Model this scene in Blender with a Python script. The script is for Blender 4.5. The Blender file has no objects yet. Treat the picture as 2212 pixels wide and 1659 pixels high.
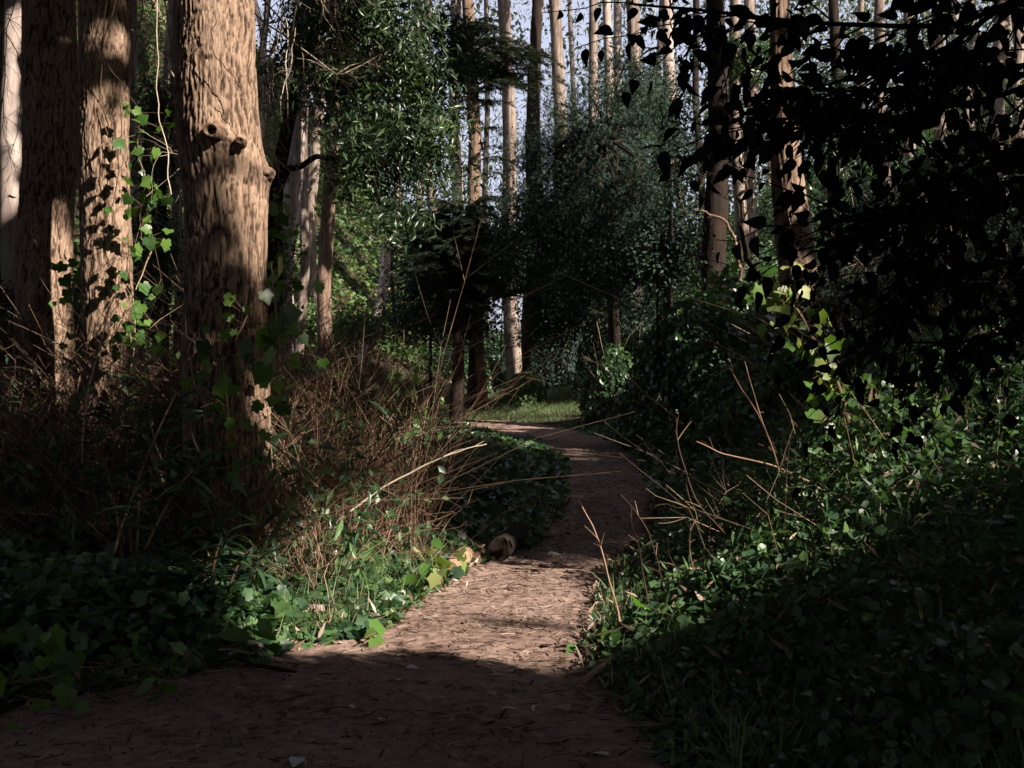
import bpy, math, random
import numpy as np
from mathutils import Vector, Matrix

rng = np.random.default_rng(7)
random.seed(7)
scene = bpy.context.scene
COL = scene.collection
PI = math.pi

# ------------------------------------------------------------------ camera
EYE = 1.5
F, CX, HY = 2480.0, 1106.0, 778.0          # focal length and horizon in units of a 2212 px wide frame
cam_d = bpy.data.cameras.new("camera")
cam = bpy.data.objects.new("camera", cam_d)
COL.objects.link(cam)
cam.location = (0, 0, EYE)
cam.rotation_euler = (PI / 2, 0, 0)
cam_d.sensor_width = 36
cam_d.lens = 36 * F / 2212
cam_d.shift_y = -51.5 / 2212
cam_d.clip_end = 2000
cam_d.clip_start = 0.05
scene.camera = cam

# ------------------------------------------------------------------ sun and sky
SUN_AZ, SUN_EL = math.radians(52), math.radians(33)   # azimuth measured from straight behind the camera to the right
SUN = np.array([math.sin(SUN_AZ) * math.cos(SUN_EL), -math.cos(SUN_AZ) * math.cos(SUN_EL), math.sin(SUN_EL)])
world = bpy.data.worlds.new("World")
scene.world = world
world.use_nodes = True
wn = world.node_tree
wn.nodes.clear()
sky = wn.nodes.new("ShaderNodeTexSky")
sky.sky_type = 'NISHITA'
sky.sun_disc = False
sky.dust_density = 4.0
sky.air_density = 0.8
sky.sun_elevation = SUN_EL
sky.sun_rotation = math.atan2(SUN[0], SUN[1])
bg = wn.nodes.new("ShaderNodeBackground")
bg.inputs[1].default_value = 0.070
wo = wn.nodes.new("ShaderNodeOutputWorld")
# a thin even milky haze over the blue
mixn = wn.nodes.new("ShaderNodeMix")
mixn.data_type = 'RGBA'
mixn.inputs[0].default_value = 0.6
mixn.inputs[7].default_value = (5.6, 5.7, 7.0, 1)
wn.links.new(sky.outputs[0], mixn.inputs[6])
wn.links.new(mixn.outputs[2], bg.inputs[0])
wn.links.new(bg.outputs[0], wo.inputs[0])
sd = bpy.data.lights.new("sun", 'SUN')
sd.energy = 5.0
sd.angle = math.radians(0.53)
sd.color = (1.0, 0.88, 0.76)
sun = bpy.data.objects.new("sun", sd)
COL.objects.link(sun)
sun.location = Vector(SUN * 60)
sun.rotation_euler = Vector(-SUN).to_track_quat('-Z', 'Y').to_euler()

scene.view_settings.view_transform = 'Standard'
scene.view_settings.look = 'None'
scene.view_settings.exposure = 1.25
scene.view_settings.gamma = 1.0
scene.view_settings.use_curve_mapping = False
scene.render.engine = 'CYCLES'
cy = scene.cycles
cy.max_bounces = 5
cy.diffuse_bounces = 3
cy.glossy_bounces = 2
cy.transmission_bounces = 3
cy.transparent_max_bounces = 4
cy.use_denoising = True
cy.sample_clamp_indirect = 4.0

# ------------------------------------------------------------------ helpers
def P(px, py, d):
    """point seen at (px, py) of the 2212 px frame, d metres ahead"""
    return np.array([(px - CX) / F * d, d, EYE + (HY - py) / F * d])

def smooth(e0, e1, x):
    t = np.clip((np.asarray(x, float) - e0) / (e1 - e0), 0, 1)
    return t * t * (3 - 2 * t)

def _hash(i, j, k, seed):
    h = (i.astype(np.uint32) * np.uint32(374761393) + j.astype(np.uint32) * np.uint32(668265263)
         + k.astype(np.uint32) * np.uint32(2147483647 - 1640531) + np.uint32(seed * 97 + 13))
    h = (h ^ (h >> np.uint32(13))) * np.uint32(1274126177)
    h = h ^ (h >> np.uint32(16))
    return (h & np.uint32(0xFFFFFF)).astype(np.float64) / float(0xFFFFFF)

def vnoise(p, seed=0):
    p = np.asarray(p, float)
    f = np.floor(p)
    i = f.astype(np.int64)
    t = p - f
    t = t * t * (3 - 2 * t)
    r = 0
    for a in (0, 1):
        wa = t[:, 0] if a else 1 - t[:, 0]
        for b in (0, 1):
            wb = t[:, 1] if b else 1 - t[:, 1]
            for c in (0, 1):
                wc = t[:, 2] if c else 1 - t[:, 2]
                r = r + wa * wb * wc * _hash(i[:, 0] + a, i[:, 1] + b, i[:, 2] + c, seed)
    return r

def fbm(p, seed=0, octv=3):
    s, a, tot = 0, 1.0, 0
    p = np.asarray(p, float)
    for o in range(octv):
        s = s + a * vnoise(p * (2 ** o) + 17.3 * o, seed + o)
        tot += a
        a *= 0.5
    return s / tot

def n2(x, y, s, seed=0, octv=2):
    x = np.asarray(x, float)
    y = np.asarray(y, float)
    sh = np.broadcast(x, y).shape
    X = np.broadcast_to(x, sh).ravel()
    Y = np.broadcast_to(y, sh).ravel()
    return fbm(np.stack([X * s, Y * s, X * 0 + 3.7], 1), seed, octv).reshape(sh)

def norm(v):
    return v / np.maximum(np.linalg.norm(v, axis=-1, keepdims=True), 1e-9)

def frames(axis, nrm):
    a = norm(axis)
    s = norm(np.cross(a, nrm))
    n = np.cross(s, a)
    return np.stack([s, a, n], axis=-1)          # columns: side, axis, normal

class MB:
    """collects vertices and polygons, then links them as one mesh object"""
    def __init__(self):
        self.V, self.T, self.L, self.S, self.n = [], [], [], [], 0
    def add(self, V, faces, tint=0.5):
        V = np.asarray(V, float).reshape(-1, 3)
        self.V.append(V)
        self.T.append(np.broadcast_to(np.asarray(tint, float), (len(V),)).copy())
        for f in faces:                           # arrays (m, k)
            f = np.asarray(f)
            self.L.append((f + self.n).ravel())
            self.S.append(np.full(len(f), f.shape[1]))
        self.n += len(V)
    def scatter(self, tpl, pos, R, scale, tint=None):
        V0, faces = tpl
        V0 = np.asarray(V0, float)
        N, m = len(pos), len(V0)
        if N == 0:
            return
        scale = np.broadcast_to(np.asarray(scale, float), (N,))
        V = np.einsum('nij,mj->nmi', R, V0) * scale[:, None, None] + pos[:, None, :]
        if tint is None:
            tint = rng.random(N)
        T = np.repeat(tint, m)
        off = (np.arange(N) * m)[:, None, None]
        fs = [(np.asarray(f)[None] + off).reshape(-1, np.asarray(f).shape[1]) for f in faces]
        self.add(V.reshape(-1, 3), fs, T)
    def tubes(self, pts, rad, sides=3, tint=None):
        """pts (N,K,3), rad (N,K)"""
        pts = np.asarray(pts, float)
        rad = np.asarray(rad, float)
        N, K, _ = pts.shape
        if N == 0:
            return
        t = norm(np.gradient(pts, axis=1))
        ref = np.where(np.abs(t[..., 2:3]) > 0.8, np.array([1.0, 0.13, 0]), np.array([0.0, 0.1, 1.0]))
        # one reference per tube keeps the rings from twisting
        ref = np.broadcast_to(np.where(np.abs(t.mean(1))[:, 2:3] > 0.75, np.array([[0.9, 0.43, 0]]), np.array([[0.1, 0.1, 1.0]]))[:, None, :], pts.shape)
        s1 = norm(np.cross(t, ref))
        s2 = np.cross(t, s1)
        ang = np.arange(sides) / sides * 2 * PI
        V = pts[:, :, None, :] + rad[:, :, None, None] * (np.cos(ang)[None, None, :, None] * s1[:, :, None, :] + np.sin(ang)[None, None, :, None] * s2[:, :, None, :])
        k = np.arange(K - 1)[:, None]
        j = np.arange(sides)[None]
        a = k * sides + j
        b = k * sides + (j + 1) % sides
        q = np.stack([a, b, b + sides, a + sides], -1).reshape(-1, 4)
        Q = (q[None] + (np.arange(N) * K * sides)[:, None, None]).reshape(-1, 4)
        if tint is None:
            tint = rng.random(N)
        tint = np.broadcast_to(tint, (N,))
        self.add(V.reshape(-1, 3), [Q], np.repeat(tint, K * sides))
    def mesh(self, name, mat, smooth_shade=True):
        me = bpy.data.meshes.new(name)
        if self.n == 0:
            return me
        V = np.concatenate(self.V)
        L = np.concatenate(self.L).astype(np.int32)
        S = np.concatenate(self.S).astype(np.int32)
        me.vertices.add(len(V))
        me.vertices.foreach_set("co", V.astype(np.float32).ravel())
        me.loops.add(len(L))
        me.loops.foreach_set("vertex_index", L)
        me.polygons.add(len(S))
        st = np.zeros(len(S), np.int32)
        st[1:] = np.cumsum(S)[:-1]
        me.polygons.foreach_set("loop_start", st)
        me.polygons.foreach_set("use_smooth", np.full(len(S), smooth_shade))
        at = me.attributes.new("tint", 'FLOAT', 'POINT')
        at.data.foreach_set("value", np.concatenate(self.T).astype(np.float32))
        me.materials.append(mat)
        me.update(calc_edges=True)
        return me
    def obj(self, name, mat, parent=None, smooth_shade=True, origin=None, kind=None):
        if origin is not None:
            o_ = np.asarray(origin, float)
            self.V = [v - o_ for v in self.V]
        return link(name, self.mesh(name, mat, smooth_shade), parent, origin, kind)

def link(name, me, parent=None, loc=None, kind=None):
    o = bpy.data.objects.new(name, me)
    COL.objects.link(o)
    if parent is not None:
        o.parent = parent
        if loc is not None:
            o.location = Vector(loc) - parent.location
        else:
            o.location = -parent.location
    elif loc is not None:
        o.location = Vector(loc)
    if kind:
        o["kind"] = kind
    return o

def tag(o, label, cat, group=None):
    o["label"] = label
    o["category"] = cat
    if group:
        o["group"] = group
    return o

def thing(name, label, cat, loc, group=None):
    o = bpy.data.objects.new(name, None)
    COL.objects.link(o)
    o.location = Vector(loc)
    o.empty_display_size = 0.2
    return tag(o, label, cat, group)

# ------------------------------------------------------------------ leaf templates (y along the midrib, z the normal)
def fan(outline, mid, zfold=0.12, curl=0.12):
    pts = [(0, mid, 0.0)] + [(x, y, -curl * y * y + zfold * abs(x)) for x, y in outline]
    n = len(outline)
    return np.array(pts), [np.array([[0, 1 + i, 1 + (i + 1) % n] for i in range(n)])]
_r = [(0.0, 0.06), (0.20, -0.10), (0.43, 0.02), (0.44, 0.22), (0.55, 0.46), (0.31, 0.60)]
IVY = fan(_r + [(0.0, 1.0)] + [(-x, y) for x, y in _r[:0:-1]], 0.33)
IVY_LOW = (np.array([(0, 0, -.02), (.42, .02, .06), (.50, .48, .04), (0, 1, -.12), (-.50, .48, .04), (-.42, .02, .06)]),
           [np.array([[0, 1, 2, 3], [0, 3, 4, 5]])])
_h = [(0.0, 0.0), (0.10, 0.0), (0.29, 0.14), (0.36, 0.36), (0.29, 0.62), (0.12, 0.86)]
OVATE = fan(_h + [(0.0, 1.05)] + [(-x, y) for x, y in _h[:0:-1]], 0.4, 0.18, 0.15)
LANCE = (np.array([(0, 0, 0), (.10, .33, .02), (.085, .66, -.05), (0, 1, -.22), (-.085, .66, -.05), (-.10, .33, .02), (0, .33, -.02), (0, .66, -.09)]),
         [np.array([[0, 1, 6], [0, 6, 5], [2, 3, 7], [3, 4, 7]]), np.array([[1, 2, 7, 6], [6, 7, 4, 5]])])
SLIM = (np.array([(0, 0, 0), (.09, .45, .0), (0, 1, -.1), (-.09, .45, .0)]), [np.array([[0, 1, 2, 3]])])
KITE = (np.array([(0, 0, 0), (.28, .45, .05), (0, 1, -.08), (-.28, .45, .05)]), [np.array([[0, 1, 2], [0, 2, 3]])])
SPRAY = (np.array([(0, 0, 0), (.05, .1, 0), (.02, 1, -.15), (0, .1, 0), (.30, .75, -.06), (.02, .35, 0), (-.30, .75, -.06), (-.02, .35, 0), (.22, .4, -.03), (-.22, .4, -.03)]),
         [np.array([[0, 1, 2], [3, 4, 5], [3, 7, 6], [0, 8, 1], [0, 3, 9]])])
BLADE = (np.array([(-.02, 0, 0), (.02, 0, 0), (.014, .55, -.02), (-.014, .55, -.02), (0, 1, -.2)]), [np.array([[0, 1, 2, 3]]), np.array([[3, 2, 4]])])

# ------------------------------------------------------------------ materials
def nodes(m):
    m.use_nodes = True
    nt = m.node_tree
    nt.nodes.clear()
    return nt, nt.nodes, nt.links

def ramp(nt, fac, stops):
    r = nt.nodes.new("ShaderNodeValToRGB")
    el = r.color_ramp.elements
    while len(el) < len(stops):
        el.new(0.5)
    for e, (p, c) in zip(el, stops):
        e.position = p
        e.color = (*c, 1)
    nt.links.new(fac, r.inputs[0])
    return r.outputs[0]

def leaf_mat(name, stops, rough=0.42, trans=0.3, tcol=1.6, spec=0.5, use_obj=False):
    m = bpy.data.materials.new(name)
    nt, N, L = nodes(m)
    if use_obj:
        a = N.new("ShaderNodeObjectInfo").outputs["Random"]
    else:
        at = N.new("ShaderNodeAttribute")
        at.attribute_name = "tint"
        a = at.outputs["Fac"]
    tc = N.new("ShaderNodeTexCoord")
    nz = N.new("ShaderNodeTexNoise")
    nz.inputs["Scale"].default_value = 1.3
    nz.inputs["Detail"].default_value = 2
    geo = N.new("ShaderNodeNewGeometry")
    L.new(geo.outputs["Position"], nz.inputs["Vector"])
    mx = N.new("ShaderNodeMath")
    mx.operation = 'MULTIPLY_ADD'
    L.new(nz.outputs["Fac"], mx.inputs[0])
    mx.inputs[1].default_value = 0.7
    ad = N.new("ShaderNodeMath")
    ad.operation = 'MULTIPLY_ADD'
    L.new(a, ad.inputs[0])
    ad.inputs[1].default_value = 0.75
    ad.inputs[2].default_value = -0.22
    L.new(ad.outputs[0], mx.inputs[2])
    col = ramp(nt, mx.outputs[0], stops)
    p = N.new("ShaderNodeBsdfPrincipled")
    L.new(col, p.inputs["Base Color"])
    p.inputs["Roughness"].default_value = rough
    p.inputs["Specular IOR Level"].default_value = spec
    tr = N.new("ShaderNodeBsdfTranslucent")
    vm = N.new("ShaderNodeVectorMath")
    vm.operation = 'MULTIPLY'
    vm.inputs[1].default_value = (tcol * 1.1, tcol * 1.25, tcol * 0.5)
    L.new(col, vm.inputs[0])
    L.new(vm.outputs[0], tr.inputs["Color"])
    ms = N.new("ShaderNodeMixShader")
    ms.inputs[0].default_value = trans
    L.new(p.outputs[0], ms.inputs[1])
    L.new(tr.outputs[0], ms.inputs[2])
    out = N.new("ShaderNodeOutputMaterial")
    L.new(ms.outputs[0], out.inputs[0])
    return m

def rough_mat(name, stops, scale=(8, 8, 8), bump=0.3, bdist=0.01, rough=0.9, detail=5, scale2=None, tint_amt=0.0, spec=0.2, distort=0.0):
    m = bpy.data.materials.new(name)
    nt, N, L = nodes(m)
    geo = N.new("ShaderNodeTexCoord")
    mp = N.new("ShaderNodeMapping")
    mp.inputs["Scale"].default_value = scale
    L.new(geo.outputs["Object"], mp.inputs["Vector"])
    nz = N.new("ShaderNodeTexNoise")
    nz.inputs["Scale"].default_value = 1.0
    nz.inputs["Detail"].default_value = detail
    nz.inputs["Roughness"].default_value = 0.65
    nz.inputs["Distortion"].default_value = distort
    L.new(mp.outputs[0], nz.inputs["Vector"])
    fac = nz.outputs["Fac"]
    nz2 = N.new("ShaderNodeTexNoise")
    nz2.inputs["Scale"].default_value = 0.9
    nz2.inputs["Detail"].default_value = 3
    L.new(geo.outputs["Object"], nz2.inputs["Vector"])
    ma = N.new("ShaderNodeMath")
    ma.operation = 'MULTIPLY_ADD'
    L.new(nz2.outputs["Fac"], ma.inputs[0])
    ma.inputs[1].default_value = 0.5
    L.new(fac, ma.inputs[2])
    sb = N.new("ShaderNodeMath")
    sb.operation = 'ADD'
    sb.inputs[1].default_value = -0.25
    L.new(ma.outputs[0], sb.inputs[0])
    last = sb.outputs[0]
    if tint_amt:
        at = N.new("ShaderNodeAttribute")
        at.attribute_name = "tint"
        m2 = N.new("ShaderNodeMath")
        m2.operation = 'MULTIPLY_ADD'
        L.new(at.outputs["Fac"], m2.inputs[0])
        m2.inputs[1].default_value = tint_amt
        L.new(last, m2.inputs[2])
        m3 = N.new("ShaderNodeMath")
        m3.operation = 'ADD'
        m3.inputs[1].default_value = -tint_amt * 0.5
        L.new(m2.outputs[0], m3.inputs[0])
        last = m3.outputs[0]
    col = ramp(nt, last, stops)
    p = N.new("ShaderNodeBsdfPrincipled")
    L.new(col, p.inputs["Base Color"])
    p.inputs["Roughness"].default_value = rough
    p.inputs["Specular IOR Level"].default_value = spec
    if bump:
        b = N.new("ShaderNodeBump")
        b.inputs["Strength"].default_value = bump
        b.inputs["Distance"].default_value = bdist
        L.new(fac, b.inputs["Height"])
        L.new(b.outputs[0], p.inputs["Normal"])
    out = N.new("ShaderNodeOutputMaterial")
    L.new(p.outputs[0], out.inputs[0])
    return m

M = {}
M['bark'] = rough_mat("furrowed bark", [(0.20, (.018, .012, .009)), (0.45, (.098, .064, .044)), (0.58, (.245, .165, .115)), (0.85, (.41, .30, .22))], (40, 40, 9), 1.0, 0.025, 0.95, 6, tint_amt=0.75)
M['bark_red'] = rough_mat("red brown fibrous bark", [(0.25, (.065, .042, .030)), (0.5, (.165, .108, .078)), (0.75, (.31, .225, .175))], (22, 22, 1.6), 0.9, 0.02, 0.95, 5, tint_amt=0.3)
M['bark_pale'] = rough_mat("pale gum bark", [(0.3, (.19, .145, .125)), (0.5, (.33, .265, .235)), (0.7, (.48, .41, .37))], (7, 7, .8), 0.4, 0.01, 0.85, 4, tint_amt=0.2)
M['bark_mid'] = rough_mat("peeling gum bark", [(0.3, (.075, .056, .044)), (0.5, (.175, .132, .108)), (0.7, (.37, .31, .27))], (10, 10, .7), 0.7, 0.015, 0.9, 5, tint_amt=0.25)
M['bark_dark'] = rough_mat("dark bark", [(0.3, (.012, .009, .007)), (0.7, (.038, .026, .020))], (20, 20, 3), 0.8, 0.02, 0.95, 4)  # dark tone partly stands in for shade on the black trunks
M['twig'] = rough_mat("dry twig", [(0.2, (.05, .032, .022)), (0.5, (.15, .095, .060)), (0.85, (.34, .25, .17))], (9, 9, 9), 0, 0, 0.85, 2, tint_amt=0.9)
M['twig_red'] = rough_mat("red brown dry stem", [(0.2, (.034, .019, .013)), (0.5, (.125, .070, .046)), (0.85, (.30, .195, .13))], (9, 9, 9), 0, 0, 0.8, 2, tint_amt=0.9)
M['twig_pale'] = rough_mat("bleached twig", [(0.2, (.16, .12, .085)), (0.5, (.33, .27, .20)), (0.85, (.50, .43, .33))], (9, 9, 9), 0, 0, 0.85, 2, tint_amt=0.9)
M['litter'] = rough_mat("leaf litter", [(0.1, (.055, .034, .025)), (0.4, (.15, .095, .068)), (0.65, (.27, .185, .14)), (0.95, (.42, .34, .28))], (6, 6, 6), 0, 0, 0.8, 2, tint_amt=1.0)
M['dirt'] = rough_mat("trodden dirt", [(0.25, (.130, .086, .068)), (0.5, (.26, .180, .150)), (0.75, (.39, .29, .248))], (14, 14, 14), 1.0, 0.02, 0.97, 8)
M['soil'] = rough_mat("dark forest soil", [(0.3, (.022, .017, .011)), (0.55, (.055, .040, .026)), (0.8, (.09, .07, .045))], (7, 7, 7), 0.8, 0.03, 0.98, 6)
M['wood'] = rough_mat("bare weathered wood", [(0.3, (.22, .135, .085)), (0.6, (.40, .27, .18)), (0.85, (.52, .40, .29))], (6, 6, 30), 0.5, 0.01, 0.85, 4, distort=0.4)
M['hole'] = rough_mat("hollow wood", [(0.3, (.008, .006, .005)), (0.7, (.02, .014, .01))], (8, 8, 8), 0, 0, 1.0, 2)
IVG = [(0.15, (.014, .034, .020)), (0.45, (.034, .080, .040)), (0.7, (.085, .165, .058)), (0.95, (.16, .26, .09))]
M['ivy'] = leaf_mat("ivy leaf", IVG, 0.36, 0.25, 1.8, 0.75)
M['ivy_part'] = leaf_mat("single ivy leaf", [(0.15, (.030, .075, .022)), (0.5, (.065, .150, .030)), (0.9, (.13, .23, .05))], 0.35, 0.32, 1.9, use_obj=True)
M['ivy_yellow'] = leaf_mat("yellow green ivy leaf", [(0.15, (.09, .13, .03)), (0.6, (.20, .26, .07)), (0.95, (.36, .36, .16))], 0.45, 0.3, 1.3, use_obj=True)
M['herb'] = leaf_mat("herb leaf", [(0.15, (.018, .042, .024)), (0.45, (.042, .090, .042)), (0.7, (.080, .150, .060)), (0.95, (.15, .21, .085))], 0.42, 0.3, 1.7)
M['broad'] = leaf_mat("glossy broad leaf", [(0.15, (.018, .036, .018)), (0.5, (.038, .075, .034)), (0.8, (.075, .120, .045)), (0.97, (.18, .20, .08))], 0.36, 0.22, 1.8)
M['fir'] = leaf_mat("dark conifer needle", [(0.2, (.016, .026, .020)), (0.55, (.034, .050, .034)), (0.85, (.080, .090, .050)), (0.98, (.20, .18, .11))], 0.6, 0.1, 1.5, 0.3)
M['bushy'] = leaf_mat("dark evergreen leaf", [(0.2, (.018, .034, .027)), (0.6, (.036, .066, .046)), (0.9, (.070, .105, .060))], 0.65, 0.10, 1.4, 0.15)
M['gum'] = leaf_mat("gum leaf", [(0.2, (.030, .048, .030)), (0.6, (.060, .085, .048)), (0.95, (.13, .14, .085))], 0.5, 0.2, 1.5)
M['shade'] = leaf_mat("canopy leaf", [(0.2, (.016, .028, .014)), (0.9, (.035, .055, .024))], 0.7, 0.08, 1.2, 0.2)
M['black'] = leaf_mat("shade-darkened leaf", [(0.2, (.005, .009, .005)), (0.9, (.011, .018, .009))], 0.7, 0.02, 1.0, 0.08, use_obj=True)  # near-black colour stands in for the shade these leaves hang in
M['shade_twig'] = rough_mat("shade-darkened twig", [(0.3, (.006, .005, .004)), (0.7, (.014, .010, .008))], (20, 20, 3), 0.0, 0.02, 0.95, 2, spec=.05)  # twigs darkened likewise, shade put into the colour
M['grass'] = leaf_mat("grass blade", [(0.15, (.035, .062, .024)), (0.5, (.09, .145, .055)), (0.9, (.21, .25, .12))], 0.6, 0.25, 1.4, 0.3)
M['slope'] = leaf_mat("slope herb leaf", [(0.15, (.035, .075, .022)), (0.5, (.085, .155, .050)), (0.9, (.19, .25, .10))], 0.55, 0.25, 1.4, 0.3)
M['sabre'] = leaf_mat("long narrow leaf", [(0.15, (.014, .042, .028)), (0.5, (.030, .075, .040)), (0.9, (.080, .13, .050))], 0.35, 0.22, 1.6, use_obj=True)
M['dead_leaf'] = leaf_mat("fallen leaf", [(0.15, (.20, .14, .11)), (0.5, (.40, .33, .29)), (0.9, (.66, .62, .60))], 0.6, 0.1, 1.0, 0.3, use_obj=True)
M['pink_leaf'] = leaf_mat("pink fallen leaf", [(0.15, (.30, .11, .12)), (0.9, (.42, .19, .20))], 0.6, 0.1, 1.0, 0.3, use_obj=True)

# ------------------------------------------------------------------ terrain
PD = np.array([-6, 0, 4.2, 5.0, 5.6, 6.2, 7.1, 8.2, 9.3, 11.6, 17, 22, 25, 27, 29])
PL = np.array([-4.0, -3.0, -2.6, -2.15, -1.45, -.84, -.66, -.40, .10, .42, .74, .30, -.40, -1.2, -2.0])
PR = np.array([1.2, .9, .62, .52, .42, .46, .58, .72, 1.10, 1.48, 1.93, 1.80, 1.30, .60, -.6])
def pathL(y):
    return np.interp(y, PD, PL)
def pathR(y):
    return np.interp(y, PD, PR)
def H(x, y):
    x = np.asarray(x, float)
    y = np.asarray(y, float)
    xl, xr = pathL(y), pathR(y)
    off = np.maximum(xl - x, 0) * (y < 30) + np.maximum(x - xr, 0) * (y < 30)
    off = np.where(y >= 30, np.maximum(np.abs(x) - 1.0, 0), off)
    h = 0.10 * smooth(0.0, 1.2, off) + 0.06 * (n2(x, y, 0.8, 3) - .5) * smooth(0, .8, off)
    h = h + 0.22 * smooth(1.0, 5.0, np.maximum(xl - x, 0)) * smooth(4.5, 7, y)
    h = h + np.clip(x - xr - .5, 0, 14) * 0.10 * smooth(3, 8, y)
    farl = smooth(27, 50, y) * np.clip(-x - 1.0, 0, 17) * (0.95 + 0.25 * (n2(x, y, .15, 5) - .5))
    farr = smooth(20, 42, y) * np.clip(x - 3.5, 0, 30) * 0.55
    cen = np.clip(y - 29.5, 0, 26) * 0.105 + 0.5 * smooth(31, 36, y) * smooth(1.5, 3.5, x)
    h = h + farl * 1.2 + farr + cen - smooth(75, 200, y) * 4
    h = h + 0.7 * (n2(x, y, .2, 8) - .5) * smooth(30, 40, y)
    return h

def grid_mesh(xs, ys, zf, name, mat):
    X, Y = np.meshgrid(xs, ys)
    Z = zf(X, Y)
    nx, ny = len(xs), len(ys)
    i = np.arange(nx - 1)[None]
    j = np.arange(ny - 1)[:, None]
    a = j * nx + i
    q = np.stack([a, a + 1, a + 1 + nx, a + nx], -1).reshape(-1, 4)
    mb = MB()
    mb.add(np.stack([X, Y, Z], -1).reshape(-1, 3), [q])
    return mb.obj(name, mat)
xs = np.concatenate([np.linspace(-500, -30, 10)[:-1], np.linspace(-30, -6, 33)[:-1], np.linspace(-6, 8, 71)[:-1], np.linspace(8, 36, 36)[:-1], np.linspace(36, 500, 10)])
ys = np.concatenate([np.linspace(-300, -8, 10)[:-1], np.linspace(-8, 30, 160)[:-1], np.linspace(30, 80, 80)[:-1], np.linspace(80, 900, 16)])
def ground_z(X, Y):
    h = H(X, Y)
    ins = smooth(0, .12, X - pathL(Y)) * smooth(0, .12, pathR(Y) - X) * (Y < 28.5)
    return h - 0.05 * ins
o = grid_mesh(xs, ys, ground_z, "ground", M['soil'])
o["kind"] = "structure"

# the path: a sheet of trodden dirt with ragged edges
def make_path():
    ys = np.concatenate([np.linspace(-4, 3, 40)[:-1], np.linspace(3, 10, 260)[:-1], np.linspace(10, 28.6, 150)])
    t = np.linspace(0, 1, 70)
    Y, T = np.meshgrid(ys, t, indexing='ij')
    jl = 0.16 * (n2(Y * 0, Y, 2.2, 31, 3) - .5)
    jr = 0.16 * (n2(Y * 0 + 9, Y, 2.2, 37, 3) - .5)
    l, r = pathL(Y) - .10 + jl, pathR(Y) + .10 + jr
    X = l + (r - l) * T
    edge = smooth(0, .06, T) * smooth(0, .06, 1 - T)
    Z = H(np.clip(X, pathL(Y) + .0, pathR(Y)), Y) - 0.04 + edge * 0.045
    p = np.stack([X, Y, Y * 0], -1).reshape(-1, 3)
    Z = Z + edge * (0.040 * (fbm(p * 2.6, 41, 2) - .5) + 0.016 * (fbm(p * 11, 42, 3) - .5) + 0.012 * (vnoise(p * 30, 45) - .5)).reshape(Z.shape)
    n, m = X.shape
    i = np.arange(n - 1)[:, None]
    j = np.arange(m - 1)[None]
    a = i * m + j
    q = np.stack([a, a + 1, a + 1 + m, a + m], -1).reshape(-1, 4)
    mb = MB()
    mb.add(np.stack([X, Y, Z], -1).reshape(-1, 3), [q])
    o = mb.obj("path", M['dirt'])
    o["kind"] = "structure"
make_path()

def onpath(x, y, mrg=0.0):
    return (x > pathL(y) - mrg) & (x < pathR(y) + mrg) & (y < 28.5)

# ------------------------------------------------------------------ sunlit spots, cut as gaps into the added canopy
U = np.array([math.cos(SUN_AZ), math.sin(SUN_AZ), 0.0])
W = np.cross(SUN, U)
W = W if W[2] > 0 else -W
def uv(p):
    p = np.asarray(p, float)
    return p @ U, p @ W
def G(px, py, z=0.0):
    d = (EYE - z) * F / (py - HY)
    return P(px, py, d)
ZS = []
ZONES = []      # (polygon in sun plane, openness)
def zone(pts, open_=1.0):
    ZONES.append((np.stack(uv(np.array(pts)), -1), open_))
    ZS.append(float((np.array(pts) @ SUN).max()))
def rect(x0, y0, x1, y1, d, open_=1.0, pad=0.0):
    zone([P(x0 - pad, y0, d), P(x1 + pad, y0, d), P(x1 + pad, y1, d), P(x0 - pad, y1, d)], open_)
zone([G(400, 1330, .1), G(560, 1225, .1), G(760, 1180, .1), G(1000, 1205, .05), G(1200, 1242), G(1330, 1270), G(1440, 1290, .1), G(1470, 1370, .1),
      G(1330, 1440), G(1190, 1462), G(1010, 1425), G(850, 1392), G(700, 1410), G(560, 1420), G(420, 1390)])
zone([P(200, -400, 7.5), P(700, -400, 7.5), P(700, 400, 7.5), P(620, 470, 7.5), P(500, 430, 7.5), P(440, 360, 7.5), P(370, 330, 7.5), P(200, 300, 7.5)])
rect(330, 400, 620, 740, 7.5, 0.26)
rect(420, 740, 700, 1120, 7.5, 0.36)
rect(400, 1150, 610, 1310, 6.2, 0.9)
rect(160, 310, 400, 640, 9.2, 1.0)
rect(160, 230, 400, 310, 9.2, .6)
rect(1440, 420, 1720, 620, 17, .5)
rect(1300, 600, 1680, 850, 18, .5)
rect(1320, 560, 1700, 640, 19, .6)
rect(160, 640, 350, 850, 9.2, 0.6)
rect(160, 60, 310, 230, 9.3, 0.25)
zone([P(40, 500, 10.2), P(175, 440, 10.2), P(175, 840, 10.2), P(100, 840, 10.2), P(60, 680, 10.2)], 1.0)
zone([P(1570, 570, 7.0), P(1790, 560, 7.0), P(1900, 760, 7.0), P(1930, 900, 7.0), P(1690, 900, 7.0), P(1600, 680, 7.0)], 1.0)
zone([P(1760, 860, 7.0), P(1900, 860, 7.0), P(1920, 1240, 7.0), P(1820, 1240, 7.0)], 0.65)
zone([P(1850, 800, 7.2), P(2230, 780, 7.2), P(2230, 1160, 7.2), P(1860, 1160, 7.2)], 0.60)
zone([P(1400, 1030, 7.5), P(1880, 900, 7.5), P(1880, 1250, 7.5), P(1480, 1330, 7.5)], 0.55)
zone([P(1240, 1080, 6.6), P(1380, 1080, 6.6), P(1450, 1400, 6.6), P(1330, 1400, 6.6)], 0.7)
zone([P(560, 840, 8.6), P(1040, 800, 8.6), P(1040, 1020, 8.6), P(760, 1180, 8.6), P(560, 1180, 8.6)], 0.55)
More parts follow.
